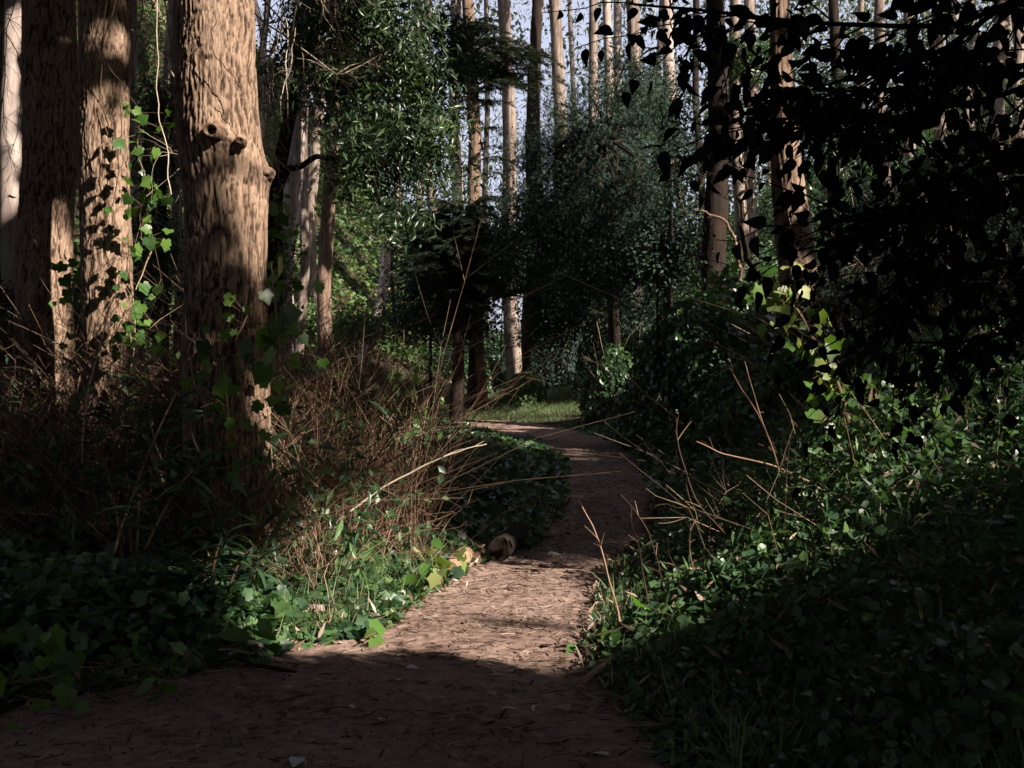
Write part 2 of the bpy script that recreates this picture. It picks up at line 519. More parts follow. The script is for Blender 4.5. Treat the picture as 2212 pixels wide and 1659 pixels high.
zone([P(560, 700, 9), P(940, 720, 9), P(1000, 900, 9), P(560, 900, 9)], 0.45)
zone([P(0, 900, 9), P(170, 900, 9), P(170, 1180, 9), P(0, 1180, 9)], 0.45)
rect(-20, 840, 430, 1180, 8.2, .36)
zone([P(540, 0, 10), P(800, 0, 10), P(800, 230, 10), P(540, 230, 10)], 0.7)
zone([P(760, 170, 12), P(1030, 200, 12), P(1030, 560, 12), P(860, 580, 12), P(760, 420, 12)], 0.55)
rect(-40, -60, 60, 470, 15.3, .9)
for dd in (6.2, 8.3):
    zone([P(1880, 790, dd), P(2230, 770, dd), P(2230, 1100, dd), P(1560, 1150, dd), P(1560, 980, dd)], 0.62)
rect(600, -40, 1030, 600, 12, .66)
rect(1060, 60, 1580, 740, 22, .6)
rect(1670, -80, 1790, 640, 17, 0.85)
rect(1180, 700, 1400, 800, 24, 0.8)
for dd in (34, 38, 42, 46, 51, 57):
    rect(600, 360, 890, 780, dd, 0.97)
rect(1640, 420, 1860, 540, 40, 0.95)
zone([G(900, 884, .15), G(1230, 884, .15), G(1280, 917, .1), G(900, 917, .1)], 0.97)
zone([G(900, 879), G(1160, 880), G(1150, 884), G(900, 884)], 0.8)
rect(1090, 790, 1180, 840, 33, 0.95)
rect(1090, 540, 1135, 725, 36, 1.0)
rect(1010, 640, 1050, 770, 32, 0.8)
rect(960, 755, 1075, 830, 35, 0.8)
STREAK = np.stack(uv(np.array([G(880, 1322), G(1010, 1330), G(1290, 1350), G(1290, 1366), G(1100, 1362), G(960, 1345)])), -1)

def inpoly(u, v, poly):
    c = np.zeros(u.shape, bool)
    n = len(poly)
    for i in range(n):
        x1, y1 = poly[i]
        x2, y2 = poly[(i + 1) % n]
        cond = ((y1 > v) != (y2 > v)) & (u < (x2 - x1) * (v - y1) / (y2 - y1 + 1e-12) + x1)
        c ^= cond
    return c

def sunlit(p, base_far=0.5):
    """True where a leaf of the canopy at p would take the light from a spot that has it"""
    u, v = uv(p)
    q = np.stack([u, v, u * 0], -1)
    du = (vnoise(q * 2.6, 71) - .5) * 0.28
    dv = (vnoise(q * 2.6, 72) - .5) * 0.20
    n = fbm(np.stack([u * 4.2, v * 5.5, u * 0 + 9], -1), 73, 2)
    op = np.zeros(u.shape)
    for poly, o_ in ZONES:
        m = inpoly(u + du, v + dv, poly)
        op[m] = np.maximum(op[m], o_)
    far = smooth(14.5, 20, u) * (.3 + .7 * smooth(9, 14, v))
    op = np.maximum(op, far * base_far)
    op[inpoly(u + du * .35, v + dv * .35, STREAK)] = 0
    thr = 0.5 + (op - 0.5) * 0.75
    lit = n < thr
    lit[op <= 0.02] = False
    lit[op >= 0.97] = True
    return lit

def shades_zone(p):
    """leaves that would stand between the sun and one of the sunlit spots"""
    u, v = uv(p)
    s = p @ SUN
    b = np.zeros(u.shape, bool)
    q = np.stack([u, v, u * 0], -1)
    du = (vnoise(q * 2.6, 71) - .5) * 0.28
    dv = (vnoise(q * 2.6, 72) - .5) * 0.20
    for (poly, o_), sz in zip(ZONES, ZS):
        if o_ >= .7:
            b |= inpoly(u + du, v + dv, poly) & (s > sz + .8)
    return b

# ------------------------------------------------------------------ unseen canopy added to shade the path, with gaps shaped for the sunlit spots
def in_view(p, mx=0.9):
    return (p[:, 1] > 0.3) & (np.abs(p[:, 0]) < 0.455 * p[:, 1] + mx) & (p[:, 2] < EYE + 0.325 * p[:, 1] + 0.6)

def canopy():
    spots = np.array([(7, -8), (11.5, -7), (3.5, -7.0), (14, 2), (18.5, -1), (11, 6.5), (20, 8), (15, 13), (19, 19), (24, 27), (29, 36), (-5, -4), (-9, 6), (25, 15), (-8.5, 14), (15, -9)], float)
    out = []
    def layer(n, u0, u1, v0, v1, z0, z1, sz, bf):
        u = rng.uniform(u0, u1, n)
        v = rng.uniform(v0, v1, n)
        z = rng.uniform(z0, z1, n)
        s = (z - W[2] * v) / SUN[2]
        p = u[:, None] * U + v[:, None] * W + s[:, None] * SUN
        inv = in_view(p)
        z2 = EYE + 0.335 * np.clip(p[:, 1], 0, 46) + 0.9 + rng.uniform(0, 2.5, n)
        z = np.where(inv, np.maximum(z, z2), z)
        s = (z - W[2] * v) / SUN[2]
        p = u[:, None] * U + v[:, None] * W + s[:, None] * SUN
        ax = norm(rng.normal(size=p.shape) + [0, 0, -.5])
        keep = ~sunlit(p, bf) & ~sunlit(p + ax * sz * .55, bf) & ~sunlit(p + ax * sz * 1.1, bf) & ~in_view(p, .3) & (p[:, 2] < 24)
        return p[keep], sz, ax[keep]
    out.append(layer(86000, -5, 14, -2.5, 13.0, 9, 14.5, 0.35, 0.3))
    out.append(layer(38000, 9, 46, 0, 30, 11, 18, 0.55, 0.42))
    # plain roof of leaves added elsewhere, out of view, to block skylight
    n = 34000
    p = np.stack([rng.uniform(-16, 9, n), rng.uniform(-16, 22, n), rng.uniform(11, 17, n)], 1)
    ax = norm(rng.normal(size=p.shape) + [0, 0, -.5])
    keep = ~sunlit(p, .9) & ~sunlit(p + ax * .6, .9) & ~in_view(p, 1.0)
    keep &= fbm(p * .35, 55, 2) > .24
    out.append((p[keep], 0.62, ax[keep]))
    # ring of leaves added behind and beside the viewer to darken the ambient light
    n = 34000
    a = rng.uniform(0, 2 * PI, n)
    r = rng.uniform(14, 24, n)
    p = np.stack([np.cos(a) * r, np.sin(a) * r + 3, rng.uniform(.3, 13, n)], 1)
    ax = norm(rng.normal(size=p.shape) + [0, 0, -.5])
    keep = ~sunlit(p, .5) & ~sunlit(p + ax * .8, .5) & ~in_view(p, 2.5)
    keep &= fbm(p * .4, 58, 2) > .34
    out.append((p[keep], 0.8, ax[keep]))
    mbs = [MB() for _ in spots]
    for p, sz, ax in out:
        w = spots[None] - p[:, None, :2]
        own = np.argmin((w ** 2).sum(-1) + 6 * vnoise(np.floor(p), 3)[:, None], 1)
        nr = norm(rng.normal(size=p.shape) + SUN * 0.7)
        R = frames(ax, nr)
        for k in range(len(spots)):
            m = own == k
            mbs[k].scatter(KITE, p[m], R[m], sz * rng.uniform(.75, 1.15, m.sum()))
    for k, (x, y) in enumerate(spots):
        z0 = float(H(x, y))
        t = thing("added_shade_tree", "added unseen tall tree whose leafy top is shaped to shade the ground", "tree", (x, y, z0), "added unseen trees that shade the path")
        tb = MB()
        zz = np.linspace(z0 - .2, 16, 14)
        pts = np.stack([x + .25 * np.sin(zz * .3 + k), y + .2 * np.cos(zz * .35 + 2 * k), zz], 1)
        tb.tubes(pts[None], np.linspace(.32, .08, 14)[None], 10)
        tb.obj("trunk", M['bark_dark'], t, origin=(x, y, z0))
        c = mbs[k]
        # limbs reaching into the leaves
        allp = np.concatenate(c.V) if c.V else np.zeros((0, 3))
        if len(allp):
            pick = allp[rng.integers(0, len(allp), 10)]
            keep = ~sunlit(pick, .9)
            for e in pick[keep]:
                lb = MB()
                s0 = np.array([x, y, min(e[2] - .5, 13)])
                tt = np.linspace(0, 1, 6)[:, None]
                pp = s0 + (e - s0) * tt + np.array([0, 0, .8]) * np.sin(tt * PI) * .5
                if sunlit(pp, .0).any():
                    continue
                lb.tubes(pp[None], np.linspace(.09, .02, 6)[None], 5)
                lb.obj("limb", M['bark_dark'], t, origin=(x, y, z0))
            c.obj("crown", M['shade'], t, origin=(x, y, z0))
canopy()

# ------------------------------------------------------------------ trunks
def trunk_mesh(pts, rad, sides, nz, ridge, seed, bumps=(), ks=26.0, flare=0.0, zlow=None, aspect=0.22, lump=0.06, asp2=2.3):
    pts = np.asarray(pts, float)
    rad = np.asarray(rad, float)
    z = np.linspace(pts[0, 2], pts[-1, 2], nz)
    cx = np.interp(z, pts[:, 2], pts[:, 0])
    cy_ = np.interp(z, pts[:, 2], pts[:, 1])
    k = max(3, nz // 40) | 1
    ker = np.ones(k) / k
    cx = np.convolve(np.pad(cx, k // 2, 'edge'), ker, 'valid')
    cy_ = np.convolve(np.pad(cy_, k // 2, 'edge'), ker, 'valid')
    r = np.interp(z, pts[:, 2], rad)
    r = np.convolve(np.pad(r, k // 2, 'edge'), ker, 'valid')
    th = np.arange(sides) / sides * 2 * PI
    TH, Z = np.meshgrid(th, z)
    R0 = np.repeat(r[:, None], sides, 1)
    q = np.stack([np.cos(TH) * R0, np.sin(TH) * R0, Z], -1).reshape(-1, 3)
    lo = fbm(q * np.array([4.5, 4.5, 2.4]), seed, 3).reshape(TH.shape) - .5
    R = R0 * (1 + lump * 2 * lo)
    if flare:
        zb = pts[0, 2]
        R = R + flare * np.exp(-(Z - zb) / .35) * (1 + .5 * np.sin(TH * 5 + seed))
    for (zb, tb, sz, sa, hh) in bumps:
        da = np.angle(np.exp(1j * (TH - tb))) * R0
        R = R + hh * np.exp(-((Z - zb) / sz) ** 2 - (da / sa) ** 2)
    tint = np.full(TH.shape, .5)
    if ridge:
        warp = (fbm(q * 5, seed + 5, 2) - .5)[:, None] * np.array([.06, .06, .25])
        w = q + warp
        a = vnoise(w * np.array([ks, ks, ks * aspect]), seed + 9)
        b = vnoise(w * np.array([ks * 2.1, ks * 2.1, ks * aspect * 2.3]), seed + 10)
        rd = np.minimum(np.abs(2 * a - 1) * 4.2, 1) * .6 + np.minimum(np.abs(2 * b - 1) * 3.4, 1) * .4
        rd = rd.reshape(TH.shape)
        R = R + ridge * (rd - .6)
        tint = np.clip(rd * .66 + .14 * fbm(q * np.array([4, 4, 2.5]), seed + 20, 3).reshape(TH.shape) + .02, 0, 1)
    X = cx[:, None] + np.cos(TH) * R
    Y = cy_[:, None] + np.sin(TH) * R
    i = np.arange(nz - 1)[:, None]
    j = np.arange(sides)[None]
    a = i * sides + j
    b = i * sides + (j + 1) % sides
    qd = np.stack([a, b, b + sides, a + sides], -1).reshape(-1, 4)
    mb = MB()
    mb.add(np.stack([X, Y, Z], -1).reshape(-1, 3), [qd], tint.ravel())
    return mb

def crown_variant(n, size, seed, droop=1.0, tpl=SLIM, ls=0.2, clumps=70):
    r_ = np.random.default_rng(seed)
    cc = norm(r_.normal(size=(clumps, 3))) * (r_.random((clumps, 1)) ** .45)
    cc = cc * np.array(size)
    own = r_.integers(0, clumps, n)
    p = cc[own] + r_.normal(size=(n, 3)) * np.array([.5, .5, .45])
    ax = norm(r_.normal(size=(n, 3)) + [0, 0, -1.4 * droop])
    R = frames(ax, norm(r_.normal(size=(n, 3))))
    mb = MB()
    mb.scatter(tpl, p, R, ls * r_.uniform(.7, 1.4, n), r_.random(n))
    lb = MB()
    base = np.array([0, 0, -size[2] - 1.5])
    for c in cc[: clumps // 2]:
        t = np.linspace(0, 1, 5)[:, None]
        pp = base + (c - base) * t + np.array([0, 0, -.8]) * np.sin(t * PI)
        lb.tubes(pp[None], np.linspace(.07, .015, 5)[None], 4)
    return mb, lb
GUM = []
for s in range(3):
    a, b = crown_variant(5200, (2.6, 2.6, 4.2), 100 + s, 1.2, SLIM, .26, 60)
    GUM.append((a.mesh("crown", M['gum']), b.mesh("limb", M['twig_pale'])))

def gum_tree(xb, xt, d, wb, wt, mat, label, group=None, ridge=.01, seed=1, top=None, crown=True, name="eucalyptus_tree", sides=20, cat="tree", ybase=None, lean_y=0.0, flare=.05):
    """xb/xt: where the trunk stands and where it leaves the top of the frame (px), wb/wt: widths there (px)"""
    x0 = (xb - CX) / F * d
    z0 = float(H(x0, d))
    ztop_f = EYE + HY / F * d
    x1 = (xt - CX) / F * d
    if top is None:
        top = ztop_f + 5 + (seed * 37 % 10) * .35
    if crown:
        for _ in range(8):     # tall enough that the crown leaves the sunlit spots free
            f_ = (top - z0) / (ztop_f - z0)
            c_ = np.array([x0 + (x1 - x0) * f_, d, top + 3.2]) + np.array([[a, b, e] for a in (-1.8, 0, 1.8) for b in (-1.8, 1.8) for e in (-2.5, 0, 2.5)])
            if not shades_zone(c_).any():
                break
            top += 2.0
    zs = np.array([z0 - .25, z0 + (ztop_f - z0) * .33, z0 + (ztop_f - z0) * .66, ztop_f, max(top, ztop_f + .5)])
    f = (zs - z0) / (ztop_f - z0)
    wob = np.array([0, .10, -.06, 0, .15]) * (1 if seed % 2 else -1) * min(d / 25, 1.2)
    X = x0 + (x1 - x0) * f + wob
    Y = d + lean_y * f
    rb, rt = wb / F * d / 2, wt / F * d / 2
    r = np.interp(f, [0, 1, 1.6], [rb, rt, rt * .5])
    t = thing(name, label, cat, (x0, d, z0), group)
    nz = int(np.clip((zs[-1] - z0) * 8, 50, 150))
    mb = trunk_mesh(np.stack([X, Y, zs], 1), r, sides, nz, ridge, seed, ks=14, flare=flare, lump=.10)
    mb.obj("trunk", mat, t, origin=(x0, d, z0))
    if crown:
        cm, lm = GUM[seed % 3]
        cz = zs[-1] + 3.2
        c = link("crown", cm, t)
        c.location = Vector((X[-1], Y[-1], cz)) - t.location
        c.rotation_euler = (0, 0, seed * 1.7)
        l = link("limb", lm, t)
        l.location = c.location
        l.rotation_euler = c.rotation_euler
    return t

def near_tree(label, pxs, d, ridge, seed, bumps=(), ks=54, sides=200, nz=420, z_top=4.3, low=None):
    """pxs: list of (py, left px, right px)"""
    pts, rad = [], []
    for py, a, b in pxs:
        p = P((a + b) / 2, py, d)
        pts.append(p)
        rad.append((b - a) / 2 / F * d)
    pts = np.array(pts)
    rad = np.array(rad)
    o_ = np.argsort(pts[:, 2])
    pts, rad = pts[o_], rad[o_]
    base = pts[0].copy()
    t = thing("furrowed_tree", label, "tree", base)
    m = pts[:, 2] <= z_top
    mb = trunk_mesh(pts[m], rad[m], sides, nz, ridge, seed, bumps, ks=ks, aspect=.10)
    # the part above the frame, coarser
    top = pts[m][-1]
    r1 = rad[m][-1]
    zz = np.linspace(top[2] - .02, 13.5, 20)
    xx = top[0] + (zz - top[2]) * .02
    mb.tubes(np.stack([xx, np.full(20, top[1]), zz], 1)[None], np.linspace(r1 * 1.0, r1 * .45, 20)[None], 24, tint=np.array([.5]))
    mb.obj("trunk", M['bark'], t, origin=base)
    c = link("crown", GUM[seed % 3][0], t)
    c.location = Vector((xx[-1], d, 15.5)) - t.location
    l = link("limb", GUM[seed % 3][1], t)
    l.location = c.location
    return t

D3 = 7.5
def angpx(px, cpx, halfw):   # angle round the trunk for a spot on its camera side
    s = np.clip((px - cpx) / halfw, -1, 1)
    return math.atan2(-math.sqrt(max(1 - s * s, 0)), s)
zk = lambda py, d=D3: EYE + (HY - py) / F * d
big = near_tree("broad furrowed trunk with a round hollow knot and a burl on its right edge",
    [(-300, 384, 528), (0, 380, 546), (150, 384, 548), (250, 385, 556), (300, 388, 562), (380, 396, 570), (450, 402, 574), (620, 402, 574), (800, 401, 578), (950, 400, 582), (1100, 396, 590), (1230, 385, 605)],
    D3, .019, 21,
    bumps=[(zk(372), angpx(575, 486, 86) , .14, .12, .030), (zk(380), angpx(575, 486, 86) + .12, .045, .05, .025),
           (zk(310), angpx(480, 478, 87), .13, .14, .050), (zk(318), angpx(518, 478, 87), .06, .07, .03),
           (zk(175), angpx(505, 468, 84), .05, .07, .02), (zk(120), angpx(428, 468, 84), .05, .05, .02)], sides=190, nz=390)
t2 = near_tree("middle furrowed trunk of the left three, with ivy hanging at its right edge",
    [(-300, 180, 276), (0, 175, 280), (100, 175, 281), (300, 173, 274), (450, 176, 278), (600, 180, 284), (700, 182, 288), (850, 176, 286), (1000, 170, 290), (1150, 160, 300)],
    9.35, .018, 33, bumps=[(zk(430, 9.35), angpx(262, 222, 54), .10, .09, .02)], sides=130, nz=300, z_top=5.2)
t1 = near_tree("leftmost furrowed trunk, mostly in shade with a sunlit strip low down",
    [(-300, 52, 168), (0, 52, 160), (200, 52, 165), (350, 52, 164), (450, 46, 156), (520, 40, 152), (650, 38, 154), (800, 34, 158), (950, 26, 162), (1150, 16, 170)],
    10.4, .018, 44, sides=130, nz=300, z_top=5.3)

# hollow knot: a ring of swollen wood round a dark hole
def knot(parent, px, py, d, r, depth, tilt, hole=.45, label=None):
    c = P(px, py, d)
    ax = norm(np.array([tilt, -1, .12]))
    s = norm(np.cross(ax, [0, 0, 1.0]))
    w = np.cross(s, ax)
    prof = [(1.55, -.9), (1.25, -.35), (1.08, .25), (1.0, .7), (.84, .98), (.66, 1.0), (.52, .82), (hole, .45)]
    n = 22
    V = []
    for k, (rr, zz) in enumerate(prof):
        for j in range(n):
            a = j / n * 2 * PI
            q = 1 + .10 * math.sin(2 * a + 1) + .05 * math.sin(5 * a + k)
            V.append(c + (s * math.cos(a) + w * math.sin(a)) * rr * r * q + ax * zz * depth)
    F_ = [[k * n + j, k * n + (j + 1) % n, (k + 1) * n + (j + 1) % n, (k + 1) * n + j] for k in range(len(prof) - 1) for j in range(n)]
    mb = MB()
    V = np.array(V)
    mb.add(V, [np.array(F_)], .45)
    kn = mb.obj("knot", M['bark'], parent, origin=c)
    if label:
        kn["label"] = label
    hb = MB()
    V2 = V[-n:]
    c2 = c + ax * depth * -.2
    V3 = c2 + (V2 - V2.mean(0)) * .7
    hb.add(np.concatenate([V2, V3, [c2 - ax * .02]]), [np.array([[j, (j + 1) % n, n + (j + 1) % n, n + j] for j in range(n)]), np.array([[n + j, n + (j + 1) % n, 2 * n] for j in range(n)])])
    ho = hb.obj("hollow", M['hole'], kn)
    ho.location = -(Vector(kn.location) + parent.location)
    return kn
knot(big, 464, 288, D3 - .295, .056, .075, -.10, .50, "round knot with a dark hollow in its middle")
knot(big, 518, 306, D3 - .275, .028, .03, .25, .10)

# burl on the right edge
def lump(parent, c, r, seed, name, mat, sq=(1, 1, 1), amp=.35, label=None):
    n, m = 26, 18
    th = np.linspace(0, 2 * PI, n, endpoint=False)
    ph = np.linspace(.001, PI - .001, m)
    T, Ph = np.meshgrid(th, ph)
    v = np.stack([np.cos(T) * np.sin(Ph), np.sin(T) * np.sin(Ph), np.cos(Ph)], -1).reshape(-1, 3)
    q = v * 2.2 + seed
    rr = 1 + amp * 2 * (fbm(q, seed, 3) - .5)
    V = np.asarray(c) + v * rr[:, None] * r * np.array(sq)
    i = np.arange(m - 1)[:, None]
    j = np.arange(n)[None]
    a, b = i * n + j, i * n + (j + 1) % n
    mb = MB()
    mb.add(V, [np.stack([a, b, b + n, a + n], -1).reshape(-1, 4)], np.clip(rr - .5, 0, 1))
    o_ = mb.obj(name, mat, parent, origin=c)
    if label:
        o_["label"] = label
    return o_
lump(big, P(571, 376, D3 - .02), .058, 5, "burl", M['bark'], (1.1, 1, .85), .5, "knobbly burl sticking out of the right edge")

# ------------------------------------------------------------------ trees behind
gum_tree(25, 32, 15.5, 74, 40, M['bark_pale'], "smooth pinkish gum trunk at the left edge, behind the leftmost furrowed trunk", None, .004, 3)
gum_tree(-12, 0, 19, 34, 26, M['bark_mid'], "thin brown gum trunk at the very left edge behind the pinkish one", None, .01, 12)
gum_tree(300, 288, 24, 18, 16, M['bark_pale'], "thin whitish gum trunk just right of the middle furrowed trunk", None, .004, 5)
gum_tree(378, 384, 19, 26, 20, M['bark_pale'], "thin pinkish trunk close to the left of the trunk with the knot", None, .006, 7, top=5.2, crown=False)
gum_tree(612, 652, 27, 44, 30, M['bark_pale'], "pale gum trunk leaning right, first one right of the knotted trunk", None, .01, 4)
gum_tree(638, 672, 30, 22, 17, M['bark_mid'], "thin grey gum trunk crossing close behind the pale leaning one", None, .01, 9)
gum_tree(672, 690, 36, 26, 22, M['bark_mid'], "greyish gum trunk between the pale leaning trunk and the reddish straight one", None, .02, 14)
gum_tree(706, 716, 26, 34, 24, M['bark_red'], "straight reddish gum trunk with a sunlit foot at the edge of the slope", None, .02, 6)
gum_tree(1040, 1010, 31, 32, 24, M['bark_red'], "reddish trunk with a dappled foot left of the brightest sunlit foot", None, .02, 8)
gum_tree(1114, 1088, 35, 36, 26, M['bark_mid'], "trunk with ivy up its side and a bright orange sunlit foot", None, .02, 10)
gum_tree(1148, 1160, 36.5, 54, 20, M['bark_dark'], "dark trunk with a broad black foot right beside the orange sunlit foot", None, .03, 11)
gum_tree(985, 985, 44, 26, 24, M['bark_pale'], "pale gum trunk top showing above the dark conifer at its left side", None, .01, 13)
gum_tree(1225, 1198, 38, 32, 25, M['bark_mid'], "tan sunlit gum trunk leaning left against the open sky", None, .015, 16)
gum_tree(1292, 1282, 40, 24, 19, M['bark_mid'], "brown gum trunk right of the tan leaning one against the sky", None, .015, 17)
gum_tree(1322, 1310, 48, 22, 18, M['bark_pale'], "pale gum trunk half veiled by leaves behind the bushy dark tree", None, .01, 18)
gum_tree(1345, 1334, 52, 20, 17, M['bark_pale'], "pale narrow gum trunk next to the bright one above the bushy dark tree", None, .01, 19)
gum_tree(1378, 1366, 34, 34, 27, M['bark_mid'], "bright tan gum trunk left of the overhanging black leaves", None, .015, 20)
gum_tree(1447, 1440, 42, 30, 24, M['bark_pale'], "bright pale trunk seen through a gap in the dark leaves of the middle", None, .01, 22)
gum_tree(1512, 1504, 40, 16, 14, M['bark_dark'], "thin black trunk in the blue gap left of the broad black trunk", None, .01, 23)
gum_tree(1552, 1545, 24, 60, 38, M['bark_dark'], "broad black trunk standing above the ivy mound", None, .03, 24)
gum_tree(1600, 1588, 30, 28, 24, M['bark_mid'], "tan dappled trunk immediately right of the broad black trunk above the mound", None, .02, 25)
gum_tree(1628, 1618, 36, 28, 22, M['bark_mid'], "brown trunk between the tan dappled one and the big peeling one", None, .02, 26)
gum_tree(1738, 1682, 17.5, 112, 34, M['bark_red'], "big peeling gum trunk with a widening foot behind the black leaves", None, .035, 27, sides=90, flare=.12)
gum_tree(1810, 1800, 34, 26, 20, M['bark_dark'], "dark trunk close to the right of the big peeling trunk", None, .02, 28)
gum_tree(1912, 1900, 32, 26, 22, M['bark_mid'], "trunk with a broken pale patch seen among the black leaves at the right", None, .02, 29)
gum_tree(1968, 1960, 40, 24, 20, M['bark_mid'], "slim trunk far back among the black leaves, right of the patched one", None, .02, 30)
DIML = ["thickest of those right of the slim far one", "second thick one, further right and back", "broad and nearer, toward the right edge", "at the very right edge", "thin, left of the patched trunk", "thin, just right of the slim far one",
    "thin, between the two thick ones", "thin, between the broad one and the edge"]
for k, (px, d, w) in enumerate([(2040, 30, 30), (2096, 38, 26), (2150, 28, 34), (2206, 36, 24), (1860, 46, 18), (2010, 50, 18), (2075, 47, 18), (2178, 50, 18)]):
    gum_tree(px, px + (k % 3 - 1) * 14, d, w, w * .8, M['bark_mid'], "dim eucalyptus trunk behind the black leaves, " + DIML[k], "dim trunks in the wood at the right", .02, 31 + k)
FARL = ["far behind the leftmost furrowed trunk", "in the slit between the two left furrowed trunks", "in the pale gap, nearer the middle furrowed trunk", "in the pale gap, close to the knotted trunk",
    "hugging the right edge of the knotted trunk", "just left of the pale leaning gum trunk", "just right of the straight reddish trunk", "on the sunlit slope left of the snag", "behind the lower leaves of the broad-leaved tree",
    "behind the right side of the broad-leaved tree", "close to the left of the pale top above the conifer", "in the sky hole right of the reddish dappled trunk", "in the sky gap right of the ivy-sided trunk", "between the tan leaning trunk and the brown one",
    "right of the bright tan trunk top", "in the thin blue gap before the broad black trunk", "just right of the big peeling trunk's top", "just left of the big peeling trunk"]
for k, (px, d, w) in enumerate([(90, 34, 22), (200, 40, 18), (330, 30, 20), (350, 46, 14), (560, 44, 16), (590, 50, 16), (745, 52, 18), (790, 56, 16), (860, 50, 18), (905, 58, 16), (940, 47, 20), (1050, 60, 14), (1130, 60, 14), (1250, 58, 14), (1410, 56, 16), (1480, 54, 14), (1700, 54, 18), (1660, 60, 14)]):
    gum_tree(px, px + (k * 7 % 5 - 2) * 20, d, w, w * .7, M['bark_pale'] if k % 4 == 1 else M['bark_mid'], "slender far gum trunk " + FARL[k], "slender far gum trunks on the slope", .01, 51 + k, sides=14)

# leaning snag with broken side branches
def snag():
    d = 33
    base = P(768, 712, d)
    base[2] = float(H(base[0], d)) - .2
    tip = P(834, 524, d)
    t = thing("leaning_snag", "leaning broken snag with bare side branches on the sunlit slope", "dead tree", base)
    k = np.linspace(0, 1, 12)[:, None]
    pts = base + (tip - base) * k + np.array([.25, 0, 0]) * np.sin(k * PI)
    mb = MB()
    mb.tubes(pts[None], np.linspace(.20, .13, 12)[None], 12)
    mb.obj("trunk", M['bark_pale'], t, origin=base)
    for i, (a, px, py) in enumerate([(.93, 890, 528), (.9, 872, 560), (.8, 878, 522), (.72, 852, 590), (.6, 850, 606), (.48, 842, 622), (.97, 862, 500)]):
        s = base + (tip - base) * a + np.array([.25, 0, 0]) * math.sin(a * PI)
        e = P(px, py, d - .3 + .2 * i)
        b = MB()
        q = np.linspace(0, 1, 5)[:, None]
        b.tubes((s + (e - s) * q + np.array([0, 0, .1]) * np.sin(q * PI))[None], np.linspace(.045, .02, 5)[None], 5)
        b.obj("branch", M['twig_pale'], t, origin=base)
snag()

# curved yellow-brown stems right of the black trunk
def stem_thing(name, label, cat, pts, r0, r1, mat, group=None, sides=7, twigs=0, seed=0):
    pts = np.array(pts)
    t = np.linspace(0, 1, len(pts))
    tt = np.linspace(0, 1, len(pts) * 5)
    pp = np.stack([np.interp(tt, t, pts[:, i]) for i in range(3)], 1)
    ker = np.ones(5) / 5
    pp = np.stack([np.convolve(np.pad(pp[:, i], 2, 'edge'), ker, 'valid') for i in range(3)], 1)
    r_ = np.random.default_rng(seed + 5)
    pp += (np.stack([fbm(pp * 6 + i, seed + i, 2) for i in range(3)], 1) - .5) * r0 * 5
    mb = MB()
    mb.tubes(pp[None], np.linspace(r0, r1, len(pp))[None], sides)
    o_ = mb.obj(name, mat, None, origin=pp[0])
    tag(o_, label, cat, group)
    for k in range(twigs):
        i = r_.integers(len(pp) // 4, len(pp) - 2)
        dr = norm(pp[min(i + 1, len(pp) - 1)] - pp[i] + r_.normal(size=3) * .02 * 1) 
        dr = norm(norm(pp[i + 1] - pp[i]) + r_.normal(size=3) * .55)
        ln = r_.uniform(.08, .3) * np.linalg.norm(pp[-1] - pp[0]) * .6
        q = np.linspace(0, 1, 5)[:, None]
        b = MB()
        tp = pp[i] + dr * ln * q + np.array([0, 0, -.1 * ln]) * q ** 2
        b.tubes(tp[None], np.linspace(r1 * 1.1, r1 * .5, 5)[None], 4)
        b.obj("twig", mat, o_, origin=pp[i])
    return o_
stem_thing("bent_stem", "yellowish bent stem rising left of the big peeling trunk", "stem", [P(1650, 615, 20), P(1615, 560, 20), P(1598, 480, 20), P(1606, 400, 20), P(1640, 300, 20), P(1668, 190, 20)], .05, .025, M['twig'], twigs=5, seed=2)
stem_thing("bent_stem", "bent stem crossing low in front of the broad black trunk", "stem", [P(1600, 620, 21), P(1590, 520, 21), P(1560, 470, 21), P(1500, 455, 21)], .035, .02, M['twig'], twigs=4, seed=3)

# ------------------------------------------------------------------ leafy trees of the middle distance
def clumpy(mb, centres, radii, n, tpl, ls, seed, up=.5, outward=.7, spread=.22, nclump=None, zflat=.7, droop=0.0):
    """leaves gathered in clumps through a union of ellipsoids"""
    r_ = np.random.default_rng(seed)
    centres = np.asarray(centres, float)
    radii = np.asarray(radii, float)
    vol = np.prod(radii, 1)
    nclump = nclump or max(20, n // 90)
    own = r_.choice(len(centres), nclump, p=vol / vol.sum())
    dirs = norm(r_.normal(size=(nclump, 3)))
    cc = centres[own] + dirs * radii[own] * (r_.random((nclump, 1)) ** .33)
    k = r_.integers(0, nclump, n)
    g = r_.normal(size=(n, 3)) * np.array([1, 1, zflat]) * spread
    p = cc[k] + g
    out = norm(p - centres[own][k])
    nr = norm(out * outward + r_.normal(size=(n, 3)) * .6 + [0, 0, up])
    ax = norm(np.cross(nr, r_.normal(size=(n, 3))) + [0, 0, -droop])
    R = frames(ax, nr)
    ct = r_.random(nclump)[k] * .5 + r_.random(n) * .5
    ok = (p[:, 2] > H(p[:, 0], p[:, 1])) & ~shades_zone(p)
    mb.scatter(tpl, p[ok], R[ok], ls * r_.uniform(.7, 1.3, ok.sum()), ct[ok])
    return cc

